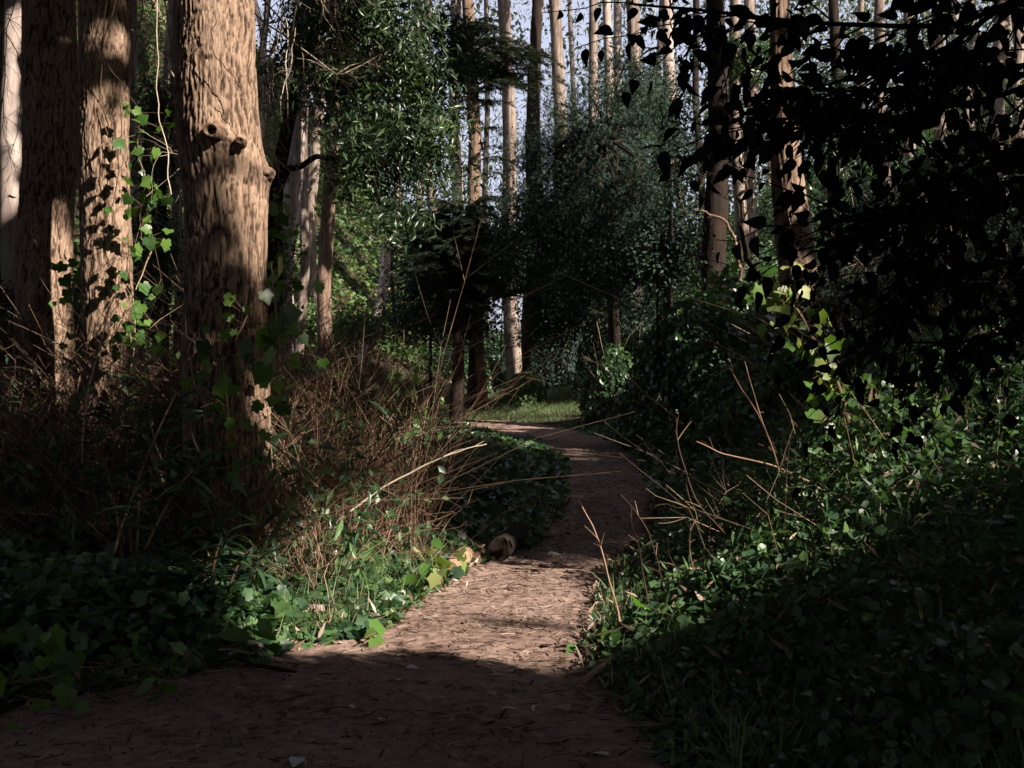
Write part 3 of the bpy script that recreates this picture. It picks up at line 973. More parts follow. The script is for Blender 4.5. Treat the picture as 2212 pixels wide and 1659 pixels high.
def boughs(parent, mat, base, cc, r0, n, seed, sag=.3, sides=5):
    r_ = np.random.default_rng(seed)
    base = np.asarray(base, float)
    for c in cc[r_.permutation(len(cc))[:n]]:
        q = np.linspace(0, 1, 7)[:, None]
        L_ = np.linalg.norm(c - base)
        pp = base + (c - base) * q + np.array([0, 0, sag * L_ * .3]) * np.sin(q * PI) + (r_.normal(size=(7, 3)) * .03 * L_) * np.sin(q * PI)
        if shades_zone(pp).any():
            continue
        mb = MB()
        mb.tubes(pp[None], np.linspace(r0, r0 * .2, 7)[None], sides)
        mb.obj("limb", mat, parent, origin=tuple(parent.location))

# A: broad-leaved tree hanging into the picture from above, left of centre
def leafy_tree(label, trunk_pts, trunk_r, lobes, n, tpl, ls, mat, seed, bmat, nb=26, br=.045, name="leafy_tree", spread=.22, cat="tree", up=.5, base_i=-1, droop=.0, zflat=.7, group=None, nclump=None):
    tp = np.array(trunk_pts)
    tp[0][2] = float(H(tp[0][0], tp[0][1])) - .15
    t = thing(name, label, cat, tp[0], group)
    if len(tp) > 1:
        s = np.linspace(0, 1, len(tp))
        ss = np.linspace(0, 1, 16)
        pp = np.stack([np.interp(ss, s, tp[:, i]) for i in range(3)], 1)
        mb = MB()
        mb.tubes(pp[None], np.linspace(trunk_r, trunk_r * .45, 16)[None], 12)
        mb.obj("trunk", bmat, t, origin=tp[0])
    c = np.array([l[0] for l in lobes])
    r = np.array([l[1] for l in lobes])
    lm = MB()
    cc = clumpy(lm, c, r, n, tpl, ls, seed, up=up, spread=spread, droop=droop, zflat=zflat, nclump=nclump)
    lm.obj("crown", mat, t, origin=tp[0])
    boughs(t, bmat, tp[base_i], cc, br, nb, seed + 1)
    return t
def lobe(px, py, d, rx, rz, ry=None):
    s = d / F
    return (P(px, py, d), np.array([rx * s, ry if ry else (rx * s) * .9, rz * s]))
leafy_tree("broad-leaved evergreen tree hanging over the middle left, glossy leaves partly sunlit",
    [P(588, 700, 13.5), P(596, 400, 13.5), P(640, 180, 13.3), P(700, 20, 13.2)], .11,
    [lobe(830, 60, 12.5, 180, 150), lobe(860, 250, 12.3, 150, 160), lobe(950, 330, 12, 80, 90), lobe(880, 460, 12, 75, 90), lobe(700, 160, 13, 130, 120), lobe(640, 40, 13, 90, 90), lobe(980, 120, 12.8, 60, 80), lobe(770, 380, 12.4, 90, 50)],
    17000, LANCE, .105, M['broad'], 201, M['bark_dark'], 40, .04, spread=.16, droop=.35)
# the long dark limb that reaches right under it
stem_thing("bare_limb", "long dark bare limb reaching right from behind the knotted trunk", "branch", [P(598, 420, 13), P(620, 370, 13), P(680, 345, 13), P(760, 335, 13), P(850, 350, 12.8), P(920, 400, 12.6)], .045, .015, M['bark_dark'], twigs=6, seed=8)
leafy_tree("leafy shade tree filling the upper gap between the knotted trunk and the middle one",
    [P(360, 700, 17), P(350, 300, 17), P(345, 200, 17)], .07,
    [lobe(345, 330, 17, 60, 90), lobe(340, 200, 17, 55, 50), lobe(330, 500, 17, 60, 110)], 4200, LANCE, .12, M['broad'], 211, M['bark_dark'], 20, .03, spread=.2)
leafy_tree("dark leafy bush behind the left furrowed trunks", [P(20, 760, 16), P(20, 640, 16)], .05,
    [lobe(20, 560, 16, 60, 130), lobe(10, 700, 15, 70, 90), lobe(140, 700, 16, 60, 90), lobe(330, 640, 15, 60, 90)], 5200, KITE, .10, M['bushy'], 213, M['bark_dark'], 16, .02, name="dense_bush", cat="bush")

# conifers
def conifer(label, px, d, top_py, base_py, tiers, mat, seed, trunk_w=14, name="conifer_tree", clear=True):
    """tiers: (py, left reach px, right reach px, number of branches)"""
    r_ = np.random.default_rng(seed)
    x0 = (px - CX) / F * d
    z0 = float(H(x0, d))
    t = thing(name, label, "tree", (x0, d, z0))
    ztop = EYE + (HY - top_py) / F * d
    mb = MB()
    zz = np.linspace(z0 - .15, ztop, 18)
    rr = np.linspace(trunk_w / F * d / 2, .02, 18)
    mb.tubes(np.stack([x0 + .06 * np.sin(zz * .9), np.full(18, d), zz], 1)[None], rr[None], 12)
    mb.obj("trunk", M['bark_dark'], t, origin=(x0, d, z0))
    lb, fb = MB(), MB()
    for (py, lr, rr_, nb) in tiers:
        for b in range(nb):
            z = EYE + (HY - (py + r_.uniform(-14, 14))) / F * d
            a = r_.uniform(0, 2 * PI)
            reach = (rr_ if math.cos(a) > 0 else lr) / F * d
            reach = reach * (abs(math.cos(a)) * .55 + .45) * r_.uniform(.65, 1.05)
            e = np.array([x0 + math.cos(a) * reach, d + math.sin(a) * min(reach, 2.2), z + r_.uniform(-.05, .12) * reach])
            s = np.array([x0, d, z - .12 * reach])
            q = np.linspace(0, 1, 9)[:, None]
            pp = s + (e - s) * q + np.array([0, 0, .14 * reach]) * np.sin(q * PI) - np.array([0, 0, .10 * reach]) * q ** 3
            if not clear or not shades_zone(pp).any():
                lb = MB()
                lb.tubes(pp[None], np.linspace(.028, .006, 9)[None], 5)
                lb.obj("branch", M['bark_dark'], t, origin=(x0, d, z0))
            ns = int(34 * reach)
            tt = r_.uniform(.15, 1.0, ns)
            c = np.stack([np.interp(tt, q[:, 0], pp[:, i]) for i in range(3)], 1)
            dr = norm(e - s)
            side = norm(np.cross(dr, [0, 0, 1.0])) * np.where(r_.random(ns) < .5, -1, 1)[:, None]
            sl = (r_.uniform(.10, .42, ns) * (1.15 - tt) * max(reach, .8) * .8)[:, None]
            # each side twig carries flat sprays
            for m in range(4):
                f = (m + .6) / 4
                pos = c + (side + dr * .55) * sl * f + np.array([0, 0, -1.0]) * sl * f * f * .35
                ax = norm(side * .8 + dr * .7 + r_.normal(size=(ns, 3)) * .25 + [0, 0, -.25])
                nr = norm(np.array([0, 0, 1.0]) + r_.normal(size=(ns, 3)) * .30)
                ok = ~shades_zone(pos) if clear else np.ones(ns, bool)
                tn = r_.random(ns) * .5 + r_.random() * .35 + .15 * f
                fb.scatter(SPRAY, pos[ok], frames(ax, nr)[ok], r_.uniform(.13, .24, ns)[ok], tn[ok])
    fb.obj("crown", mat, t, origin=(x0, d, z0))
    return t
conifer("dark layered conifer with flat branches spread against the sky", 1022, 31, 40, 740,
    [(62, 50, 90, 14), (85, 60, 130, 18), (110, 60, 170, 20), (130, 60, 200, 22), (150, 50, 215, 20), (178, 45, 170, 14), (205, 40, 80, 9), (240, 25, 100, 4), (262, 25, 120, 3), (330, 25, 110, 4), (380, 20, 90, 3), (440, 60, 90, 8)], M['fir'], 301, 34, clear=False)
conifer("drooping dark conifer with brownish sunlit tips over the middle of the wood", 985, 28, 430, 740,
    [(450, 60, 90, 14), (480, 90, 110, 18), (515, 120, 130, 22), (550, 140, 140, 24), (590, 150, 130, 24), (625, 140, 110, 22), (655, 120, 100, 16), (690, 90, 70, 12)], M['fir'], 307, 34)
conifer("low dark conifer between the slope and the drooping conifer", 850, 38, 430, 640,
    [(450, 30, 40, 7), (490, 45, 45, 8), (530, 45, 45, 7)], M['bushy'], 311, 10)

conifer("feathery dark conifer mixed into the tall bushy evergreen in the centre", 1318, 26.8, 250, 740,
    [(270, 40, 60, 8), (310, 70, 90, 12), (360, 110, 110, 16), (410, 130, 130, 18), (460, 140, 150, 20), (510, 150, 150, 20), (560, 160, 150, 20), (610, 150, 150, 18), (660, 130, 130, 14)], M['fir'], 317, 26)
leafy_tree("tall bushy dark evergreen filling the centre right of the wood",
    [P(1335, 740, 26), P(1320, 520, 24), P(1310, 300, 22)], .14,
    [lobe(1290, 300, 22, 130, 120), lobe(1400, 220, 22.5, 60, 110), lobe(1330, 150, 22.5, 45, 60), lobe(1195, 235, 22.5, 40, 50), lobe(1110, 330, 22.5, 40, 50), lobe(1450, 330, 22, 50, 60), lobe(1170, 380, 22, 90, 120), lobe(1120, 520, 22, 80, 90), lobe(1230, 400, 22, 110, 130), lobe(1330, 480, 21, 150, 150), lobe(1200, 560, 22, 120, 110), lobe(1340, 620, 21, 130, 70), lobe(1230, 290, 22.5, 60, 70), lobe(1360, 180, 22, 80, 70)],
    40000, SPRAY, .125, M['bushy'], 401, M['bark_dark'], 60, .04, spread=.19, nclump=620, droop=.5)
leafy_tree("dark evergreen tree right of the tall bushy one with thin blue gaps",
    [P(1440, 700, 25), P(1445, 450, 25), P(1440, 250, 25)], .12,
    [lobe(1420, 250, 25, 75, 90), lobe(1460, 420, 25, 70, 110), lobe(1430, 560, 24, 90, 90), lobe(1500, 560, 25, 50, 70)],
    27000, KITE, .070, M['bushy'], 402, M['bark_dark'], 30, .04, spread=.25)
leafy_tree("broad dark evergreen thicket closing the centre behind the bushy evergreen",
    [P(1290, 730, 29.5), P(1290, 640, 29)], .05,
    [lobe(1210, 470, 28, 60, 70), lobe(1290, 560, 28.5, 90, 80), lobe(1370, 620, 28, 90, 80), lobe(1225, 650, 29.5, 75, 70), lobe(1480, 640, 28, 80, 80), lobe(1175, 600, 29.5, 40, 70), lobe(1400, 480, 28, 60, 90), lobe(1480, 500, 28, 50, 80)],
    30000, KITE, .095, M['bushy'], 404, M['bark_dark'], 30, .03, spread=.3, name="dense_thicket", cat="thicket")
leafy_tree("drooping grey-green evergreen between the snag and the drooping conifer",
    [P(930, 720, 30), P(930, 560, 29.5)], .05,
    [lobe(900, 500, 29.5, 50, 60), lobe(970, 520, 29.5, 70, 80), lobe(1030, 590, 29.8, 50, 60), lobe(940, 610, 29.5, 80, 60), lobe(1000, 670, 29.5, 35, 50)],
    17000, KITE, .095, M['bushy'], 405, M['bark_dark'], 24, .03, spread=.3, name="dense_thicket", cat="thicket")
leafy_tree("dark thicket at the foot of the conifers in the middle of the wood",
    [P(1080, 740, 31), P(1085, 640, 30)], .02,
    [lobe(1060, 600, 30, 60, 60), lobe(985, 680, 30, 90, 50), lobe(1205, 690, 30, 75, 70), lobe(900, 680, 31, 70, 50), lobe(1075, 715, 34.8, 30, 30), lobe(1240, 600, 30, 80, 60), lobe(1075, 520, 30, 75, 60), lobe(1120, 440, 30, 50, 40), lobe(940, 560, 31, 60, 60)], 26000, KITE, .10, M['bushy'], 403, M['bark_dark'], 30, .03, spread=.3, name="dense_thicket", cat="thicket")
for k, (px, py, d, rx, rz, lab) in enumerate([
    (1640, 560, 22, 55, 70, "leafy bush with sunlit sprays between the bent stems and the big peeling trunk"),
    (1420, 540, 19, 60, 70, "pale green climbing sprays above the ivy mound"),
    (1900, 450, 26, 130, 110, "dim bush behind the black leaves, below the patched trunk"),
    (2080, 380, 24, 130, 120, "dim bush with a few lit sprays high at the right"),
    (2180, 560, 20, 110, 130, "dim bush low behind the black leaves near the right edge"),
    (1830, 640, 17, 90, 60, "dim bush right of the widening foot of the peeling trunk"),
    (2000, 620, 19, 110, 90, "dim bush in the middle of the dark wood at the right"),
    (1600, 110, 30, 70, 60, "sunlit leafy tuft high between the black trunk and the peeling trunk"),
    (1780, 250, 34, 70, 130, "dim leafy mass right of the top of the big peeling trunk"),
    (2060, 150, 36, 170, 130, "dim leafy mass high at the right behind the black leaves"),
    (560, 560, 16, 40, 110, "green leafy bush peeping out right of the knotted trunk"),
    (700, 560, 40, 50, 60, "blue-green bush among the trunks on the left slope"),
    (770, 700, 30, 80, 40, "rounded bright green bush at the foot of the sunlit slope"),
    (660, 690, 34, 60, 40, "small bright green bush on the slope left of the reddish trunk"),
]):
    z_ = P(px, py, d)
    leafy_tree(lab, [np.array([z_[0], z_[1], 0]), z_], .03, [lobe(px, py, d, rx, rz), lobe(px + rx * .4, py + rz * .5, d, rx * .7, rz * .6), lobe(px - rx * .5, py + rz * .3, d, rx * .6, rz * .7)],
        int(min(5200, 900 + rx * rz * .42)), KITE, .075 if d < 24 else .12, M['slope'] if k in (12, 13) else (M['herb'] if k in (0, 7, 10) else M['bushy']), 420 + k, M['bark_dark'], 14, .025, name="leafy_bush", cat="bush", spread=.25)

# the far wood that closes the view between the trunks
def far_wood():
    r_ = np.random.default_rng(77)
    for name, lab, n, d0, d1, sz in (("far_wood", "far leafy wood closing the view behind the trunks", 52000, 56, 72, .36), ("far_wood_foliage", "hanging gum foliage far off between the tall trunks", 60000, 42, 58, .30)):
        y = r_.uniform(d0, d1, n)
        px = r_.uniform(-60, 2270, n)
        py = r_.uniform(-60, 640, n)
        x = (px - CX) / F * y
        z = EYE + (HY - py) / F * y
        # how high the leaves close: open sky in the middle, dense at both sides
        open_ = np.interp(px, [0, 300, 520, 900, 980, 1250, 1330, 1500, 1650, 2212], [180, 260, 120, 60, 430, 440, 260, 300, -40, -200])
        dens = smooth(open_ - 90, open_ + 90, py)
        dens = np.maximum(dens, .66 if sz < .33 else .12)
        c = fbm(np.stack([x, y * .6, z], 1) * .42, 21 + int(sz * 100), 3)
        keep = c > (.66 - .30 * dens)
        keep &= z > H(x, y)
        x, y, z = x[keep], y[keep], z[keep]
        m = len(x)
        ax = norm(r_.normal(size=(m, 3)) + [0, 0, -.8])
        R = frames(ax, norm(r_.normal(size=(m, 3)) + [0, 0, .3]))
        mb = MB()
        mb.scatter(KITE if sz > .33 else SLIM, np.stack([x, y, z], 1), R, sz * r_.uniform(.6, 1.4, m))
        tag(mb.obj(name, M['gum'], None, kind="stuff"), lab, "trees")
far_wood()

# ------------------------------------------------------------------ bare twigs overhead at the left
def twiggery(name, label, starts, mat, seed, r0=.010, depth=3, ln=1.2, droop=.3, group=None, n=3):
    r_ = np.random.default_rng(seed)
    base = np.array(starts[0][0])
    segs, rads = [], []
    def grow(p, dr, L_, r, lev):
        q = [p]
        d_ = dr
        for i in range(7):
            d_ = norm(d_ + r_.normal(size=3) * .16 + np.array([0, 0, -droop * .12]))
            q.append(q[-1] + d_ * L_ / 7)
        q = np.array(q)
        segs.append(q)
        rads.append(np.linspace(r, r * .5, 8))
        if lev > 0:
            for _ in range(n + r_.integers(0, 3)):
                i = r_.integers(1, 8)
                nd = norm(norm(q[i] - q[i - 1]) + r_.normal(size=3) * .65)
                grow(q[i], nd, L_ * r_.uniform(.4, .75), r * .62, lev - 1)
    for s, e in starts:
        s, e = np.array(s), np.array(e)
        grow(s, norm(e - s), np.linalg.norm(e - s), r0, depth)
    mb = MB()
    mb.tubes(np.array(segs), np.maximum(np.array(rads), .0016), 3)
    o_ = mb.obj(name, mat, None, origin=base)
    tag(o_, label, "branch", group)
    return o_
twiggery("bare_branch", "tangle of sunlit bare twigs right of the knotted trunk at the top",
    [(P(520, -60, 9.5), P(760, 120, 9.3)), (P(560, -80, 9.5), P(690, 230, 9.2)), (P(620, -80, 9.5), P(840, 40, 9.3)), (P(540, 20, 9.6), P(800, 190, 9.5)), (P(700, -60, 9.5), P(560, 160, 9.6))], M['twig_pale'], 501, .010, 3, droop=.5, n=4)
twiggery("bare_branch", "fine bare twigs across the pale gap beside the knotted trunk",
    [(P(300, -60, 13), P(360, 260, 13)), (P(360, -60, 13), P(300, 240, 13.3)), (P(260, 40, 13.5), P(380, 160, 13))], M['twig_pale'], 502, .009, 3, droop=.5, n=4)
twiggery("bare_branch", "fine bare twigs over the sky at the upper left corner",
    [(P(-20, -40, 13), P(60, 200, 13)), (P(60, -60, 14), P(-10, 160, 14)), (P(10, 120, 14), P(60, 420, 14))], M['twig_pale'], 503, .009, 3, droop=.6, n=3)
twiggery("bare_branch", "bare twigs in the dark wood behind the right black leaves",
    [(P(1880, 60, 14), P(2200, 200, 13.5)), (P(2200, 60, 14), P(1960, 330, 14)), (P(1860, 420, 15), P(2120, 300, 15)), (P(2230, 300, 14), P(2020, 520, 14)), (P(1800, 330, 16), P(2000, 560, 15))], M['twig_pale'], 504, .011, 3, droop=.4, n=4)
twiggery("bare_branch", "dark crossing twigs left of the broad black trunk", [(P(1600, 240, 19), P(1440, 330, 19)), (P(1600, 330, 19), P(1450, 420, 19)), (P(1640, 200, 18), P(1560, 420, 18))], M['bark_dark'], 505, .014, 2, droop=.3)

def vines(label, lines, mat, seed, r=.006):
    mb = MB()
    r_ = np.random.default_rng(seed)
    for (a, b, sw) in lines:
        q = np.linspace(0, 1, 26)[:, None]
        a, b = np.array(a), np.array(b)
        pp = a + (b - a) * q + np.array([sw, 0, 0]) * np.sin(q * PI) + np.stack([(fbm(np.concatenate([q * 7 + sw * 10, q * 0 + r_.random() * 9, q * 0], 1), seed, 2) - .5) * .16, q[:, 0] * 0, q[:, 0] * 0], 1) * .5
        mb.tubes(pp[None], np.full((1, 26), r), 5)
    o_ = mb.obj("hanging_vine", mat, None, origin=lines[0][0])
    return tag(o_, label, "vine")
vines("thin pale vine stems hanging in the gap left of the knotted trunk", [
    (P(352, -20, 8), P(378, 470, 8), .06), (P(368, -20, 8.1), P(396, 560, 8), .03), (P(398, 290, 7.3), P(390, 620, 7.6), -.02), (P(340, -20, 8.4), P(372, 420, 8.4), -.05), (P(366, 150, 8.2), P(400, 400, 8.2), .08), (P(412, 480, 8), P(395, 800, 7.9), .03)], M['twig_pale'], 511, .0045)
vines("thin vine stems loosely crossing the middle furrowed trunk", [
    (P(240, -20, 9.0), P(300, 230, 9.0), -.16), (P(262, -20, 9.0), P(238, 330, 9.0), -.12), (P(250, 180, 9.0), P(215, 520, 9.0), .1), (P(256, 640, 8.9), P(195, 800, 8.8), .03), (P(270, 670, 8.9), P(245, 830, 8.8), -.05)], M['twig'], 512, .0036)
vines("thin vine stems creeping up the leftmost furrowed trunk", [
    (P(72, 480, 10.05), P(100, 620, 10.05), -.08), (P(104, 220, 10.1), P(104, 330, 10.1), .03), (P(90, 560, 10.05), P(60, 640, 10.05), .03)], M['twig_pale'], 513, .004)
vines("thin vine stem running down the shaded side of the knotted trunk", [
    (P(460, 30, 7.15), P(520, 200, 7.15), -.06), (P(500, 180, 7.12), P(540, 250, 7.15), .02), (P(560, 740, 6.9), P(505, 980, 6.9), -.08), (P(515, 860, 6.95), P(500, 940, 6.9), .02)], M['twig'], 514, .0034)
vines("two thin hanging vine stems right of the knotted trunk", [(P(612, 0, 10), P(600, 260, 10), .05), (P(640, 60, 10), P(622, 300, 10), -.04), (P(604, 520, 9), P(590, 700, 9), .03)], M['twig_pale'], 515, .005)

# ------------------------------------------------------------------ ivy sprays made of single leaves
IVY_ME = None
def leaf_mesh(tpl, mat, name="leaf"):
    mb = MB()
    mb.add(tpl[0], tpl[1])
    return mb.mesh(name, mat, True)
ivy_me = leaf_mesh(IVY, M['ivy_part'])
ivy_me_y = leaf_mesh(IVY, M['ivy_yellow'])
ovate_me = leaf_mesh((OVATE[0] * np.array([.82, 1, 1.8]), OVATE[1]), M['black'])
ovate_g = leaf_mesh(OVATE, M['ivy_part'])
sabre_me = leaf_mesh((LANCE[0] * np.array([.62, 1, 1.3]), LANCE[1]), M['sabre'])

def put_leaf(me, parent, pos, R, s, name="leaf"):
    o_ = bpy.data.objects.new(name, me)
    COL.objects.link(o_)
    o_.parent = parent
    m = Matrix([list(R[0] * s) + [0], list(R[1] * s) + [0], list(R[2] * s) + [0], [0, 0, 0, 1]])
    m.translation = Vector(pos) - parent.location
    o_.matrix_basis = m
    return o_

def leaf_spray(name, label, line, n, size, me, seed, width=.10, cat="ivy", stem=.005, face=(0.3, -1, .45), smat='twig', group=None, alt=None, droop=.7, petiole=.0):
    r_ = np.random.default_rng(seed)
    line = np.array(line)
    t = np.linspace(0, 1, len(line))
    tt = np.linspace(0, 1, 40)
    pp = np.stack([np.interp(tt, t, line[:, i]) for i in range(3)], 1)
    ker = np.ones(5) / 5
    pp = np.stack([np.convolve(np.pad(pp[:, i], 2, 'edge'), ker, 'valid') for i in range(3)], 1)
    pp += (np.stack([fbm(pp * 5 + i * 7, seed + i, 2) for i in range(3)], 1) - .5) * .06
    th = thing(name, label, cat, pp[0], group)
    mb = MB()
    mb.tubes(pp[None], np.linspace(stem, stem * .5, 40)[None], 5)
    k = r_.random(n)
    c = np.stack([np.interp(k, tt, pp[:, i]) for i in range(3)], 1)
    pos = c + r_.normal(size=(n, 3)) * width * np.array([1, .7, .8])
    nr = norm(np.array(face) + r_.normal(size=(n, 3)) * .45)
    ax = norm(r_.normal(size=(n, 3)) * .8 + [0, 0, -droop])
    R = frames(ax, nr)
    q = np.linspace(0, 1, 4)[None, :, None]
    pt = c[:, None] + (pos - c)[:, None] * q
    mb.tubes(pt, np.full((n, 4), .0016), 3)
    mb.obj("stem", M[smat], th, origin=pp[0])
    for i in range(n):
        put_leaf(alt if (alt is not None and r_.random() < .45) else me, th, pos[i], R[i], size * r_.uniform(.6, 1.3))
    return th
leaf_spray("ivy_spray", "bright ivy hanging in the gap right of the middle furrowed trunk", [P(300, 235, 9.0), P(300, 330, 8.9), P(318, 400, 8.8), P(300, 470, 8.9), P(325, 560, 8.9)], 46, .085, ivy_me, 601, .10)
leaf_spray("ivy_spray", "ivy cluster by the foot of the middle furrowed trunk, above the brush", [P(330, 540, 8.9), P(290, 640, 8.8), P(290, 720, 8.7), P(285, 800, 8.6)], 38, .085, ivy_me, 602, .12)
leaf_spray("ivy_spray", "ivy climbing in the slit between the two left furrowed trunks", [P(166, 520, 9.6), P(162, 590, 9.6), P(166, 680, 9.6), P(160, 800, 9.6)], 34, .090, ivy_me, 603, .07)
leaf_spray("ivy_spray", "ivy climbing the shaded lower face of the knotted trunk", [P(540, 680, 6.95), P(505, 740, 6.95), P(520, 820, 6.9), P(480, 870, 6.85), P(510, 960, 6.8)], 46, .078, ivy_me, 604, .13)
leaf_spray("ivy_spray", "large ivy leaves at the right edge of the knotted trunk", [P(588, 560, 7.2), P(596, 700, 6.9), P(604, 770, 6.8), P(585, 860, 6.9)], 26, .105, ivy_me, 605, .10)
leaf_spray("ivy_spray", "ivy leaves hanging right of the knotted trunk below the burl", [P(600, 430, 9), P(596, 520, 9), P(604, 620, 9)], 26, .10, ivy_me, 606, .09)
leaf_spray("ivy_column", "bright yellow-green ivy growing up a thin stem at the right", [P(1862, 1235, 6.9), P(1848, 1060, 6.95), P(1835, 900, 7), P(1800, 790, 7), P(1752, 720, 7), P(1700, 650, 7), P(1690, 632, 7)], 130, .088, ivy_me_y, 610, .085, alt=ivy_me, stem=.016)
leaf_spray("ivy_spray", "ivy leaves with a yellow cast beside the lit stem", [P(1880, 900, 6.8), P(1900, 1000, 6.8), P(1930, 880, 6.9)], 46, .085, ivy_me, 611, .17, alt=ivy_me_y)
leaf_spray("ivy_spray", "ivy tendril trailing over the top of the mound toward the lit column", [P(1540, 590, 15), P(1600, 640, 12), P(1660, 650, 9), P(1700, 660, 7.4)], 50, .085, ivy_me, 612, .12)
leaf_spray("ivy_clump", "large sunlit ivy leaves at the edge of the dirt by the shadow line", [G(470, 1400, .1), G(505, 1395, .12), G(545, 1405, .08)], 9, .13, ovate_g, 620, .07, face=(.2, -.8, .9), alt=ivy_me)
leaf_spray("ivy_clump", "single broad ivy leaf on the dirt left of the sunlit patch", [G(790, 1385, .06), G(805, 1375, .06), G(812, 1372, .05)], 3, .10, ivy_me, 621, .02, face=(.2, -.7, .7))
leaf_spray("ivy_clump", "upright ivy seedlings with round leaves beside the cut log end", [G(960, 1250, .05), G(940, 1235, .2), G(950, 1205, .2), G(1020, 1200, .2)], 20, .10, ovate_g, 622, .09, face=(.1, -.5, 1), alt=ivy_me_y)
leaf_spray("ivy_clump", "dim drooping ivy leaves in the shade at the lower left corner", [G(40, 1470, .15), G(130, 1450, .2), G(240, 1440, .15), G(330, 1430, .15)], 40, .088, ivy_me, 623, .12, face=(.1, -.8, .8))
leaf_spray("ivy_clump", "bright upright leaves at the right edge of the sunlit dirt", [G(1255, 1400, .02), G(1262, 1385, .08), G(1420, 1340, .2), G(1450, 1330, .25)], 12, .10, ovate_g, 624, .08, face=(.1, -.8, .8), alt=ivy_me)
leaf_spray("leafy_sprig", "slim sprig with pale drooping leaves among the brush left of the path", [P(925, 1000, 8.7), P(915, 900, 8.7), P(890, 820, 8.7), P(880, 780, 8.7)], 22, .085, ovate_g, 625, .12, cat="sprig", face=(.2, -1, .2))

# ------------------------------------------------------------------ narrow-leaved shrub at the lower left
def rosettes(name, label, heads, seed, size, group=None, n=16):
    r_ = np.random.default_rng(seed)
    base = np.array(heads[0]) * 1.0
    base[2] = float(H(base[0], base[1]))
    th = thing(name, label, "shrub", base, group)
    mb = MB()
    for h in heads:
        h = np.array(h)
        g = base + np.array([r_.uniform(-.1, .1), r_.uniform(-.1, .1), 0])
        q = np.linspace(0, 1, 9)[:, None]
        pp = g + (h - g) * q + np.array([0, 0, .1]) * np.sin(q * PI)
        mb.tubes(pp[None], np.linspace(.011, .005, 9)[None], 5)
        for i in range(n):
            a = i * 2.4 + r_.uniform(-.3, .3)
            e = r_.uniform(-.25, .85)
            ax = norm(np.array([math.cos(a), math.sin(a), e]))
            nr = norm(np.array([-math.cos(a) * e, -math.sin(a) * e, 1.0]) + r_.normal(size=3) * .25)
            put_leaf(sabre_me, th, h - np.array([0, 0, i * .011]) + ax * .012, frames(ax[None], nr[None])[0], size * r_.uniform(.7, 1.15))
    mb.obj("stem", M['twig'], th, origin=base)
rosettes("narrow_leaved_shrub", "dark narrow-leaved shrub in front of the foot of the knotted trunk", [P(250, 880, 6.6), P(330, 970, 6.5), P(420, 1010, 6.4), P(300, 1080, 6.4), P(380, 850, 6.6), P(460, 1110, 6.3), P(230, 1010, 6.5)], 701, .23)
rosettes("narrow_leaved_shrub", "sunlit narrow-leaved shrub at the left of the bright ivy", [P(480, 1160, 6.2), P(420, 1235, 6.1), P(550, 1180, 6.3), P(440, 1180, 6.3)], 702, .20, n=18)
rosettes("narrow_leaved_shrub", "narrow-leaved shrub half hidden at the far left in the brush", [P(60, 1010, 7.2), P(140, 960, 7.3), P(30, 1150, 7)], 703, .2, n=13)

# ------------------------------------------------------------------ overhanging branches, leaf colour darkened to silhouettes, upper right
def dark_branch(label, line, subs, n, seed, size):
    r_ = np.random.default_rng(seed)
    line = np.array(line)
    def res(l, k):
        l = np.array(l)
        t = np.linspace(0, 1, len(l))
        tt = np.linspace(0, 1, k)
        return np.stack([np.interp(tt, t, l[:, i]) for i in range(3)], 1)
    th = thing("overhanging_branch", label, "branch", line[0])
    mb = MB()
    main = res(line, 14)
    mb.tubes(main[None], np.linspace(.007, .003, 14)[None], 6)
    mb.obj("branch", M['shade_twig'], th, origin=line[0])
    tw = MB()
    twigs = []
    for s in range(subs):
        i = r_.integers(2, 13)
        p0 = main[i]
        dr = norm(norm(main[i] - main[i - 1]) * .6 + r_.normal(size=3) * np.array([.6, .5, .5]) + [0, 0, -.25])
        L_ = r_.uniform(.22, .5)
        q = np.linspace(0, 1, 7)[:, None]
        pp = p0 + dr * L_ * q + np.array([0, 0, -.08]) * q ** 2 + r_.normal(size=(7, 3)) * .006
        twigs.append(pp)
    twigs = np.array(twigs)
    tw.tubes(twigs, np.broadcast_to(np.linspace(.0026, .0012, 7), (subs, 7)), 4)
    per = n // subs
    for pp in twigs:
        for j in range(per):
            f = (j + .5) / per
            k = min(int(f * 6), 5)
            c = pp[k] + (pp[k + 1] - pp[k]) * (f * 6 - k)
            dr = norm(pp[k + 1] - pp[k])
            sd_ = norm(np.cross(dr, r_.normal(size=3))) * (1 if j % 2 else -1)
            pos = c + sd_ * r_.uniform(.01, .03)
            ax = norm(sd_ + dr * .5 + [0, 0, -.55])
            nr = norm(r_.normal(size=3) * .85 + np.array([-.2, -.8, .6]))
            put_leaf(ovate_me, th, pos, frames(ax[None], nr[None])[0], size * r_.uniform(.65, 1.3))
    tw.obj("twig", M['shade_twig'], th, origin=line[0])
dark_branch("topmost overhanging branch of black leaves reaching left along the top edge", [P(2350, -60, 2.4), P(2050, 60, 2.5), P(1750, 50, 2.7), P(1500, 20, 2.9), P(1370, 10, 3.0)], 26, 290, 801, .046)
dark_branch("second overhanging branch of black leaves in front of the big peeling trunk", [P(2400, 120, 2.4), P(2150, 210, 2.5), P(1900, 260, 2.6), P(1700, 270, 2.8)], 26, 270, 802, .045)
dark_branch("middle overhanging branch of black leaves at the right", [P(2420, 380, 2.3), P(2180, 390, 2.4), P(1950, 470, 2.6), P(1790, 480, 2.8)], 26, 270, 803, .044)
dark_branch("low overhanging branch of black leaves drooping toward the lit ivy", [P(2420, 560, 2.5), P(2180, 560, 2.6), P(1980, 640, 2.8), P(1900, 690, 3.0)], 22, 210, 804, .042)
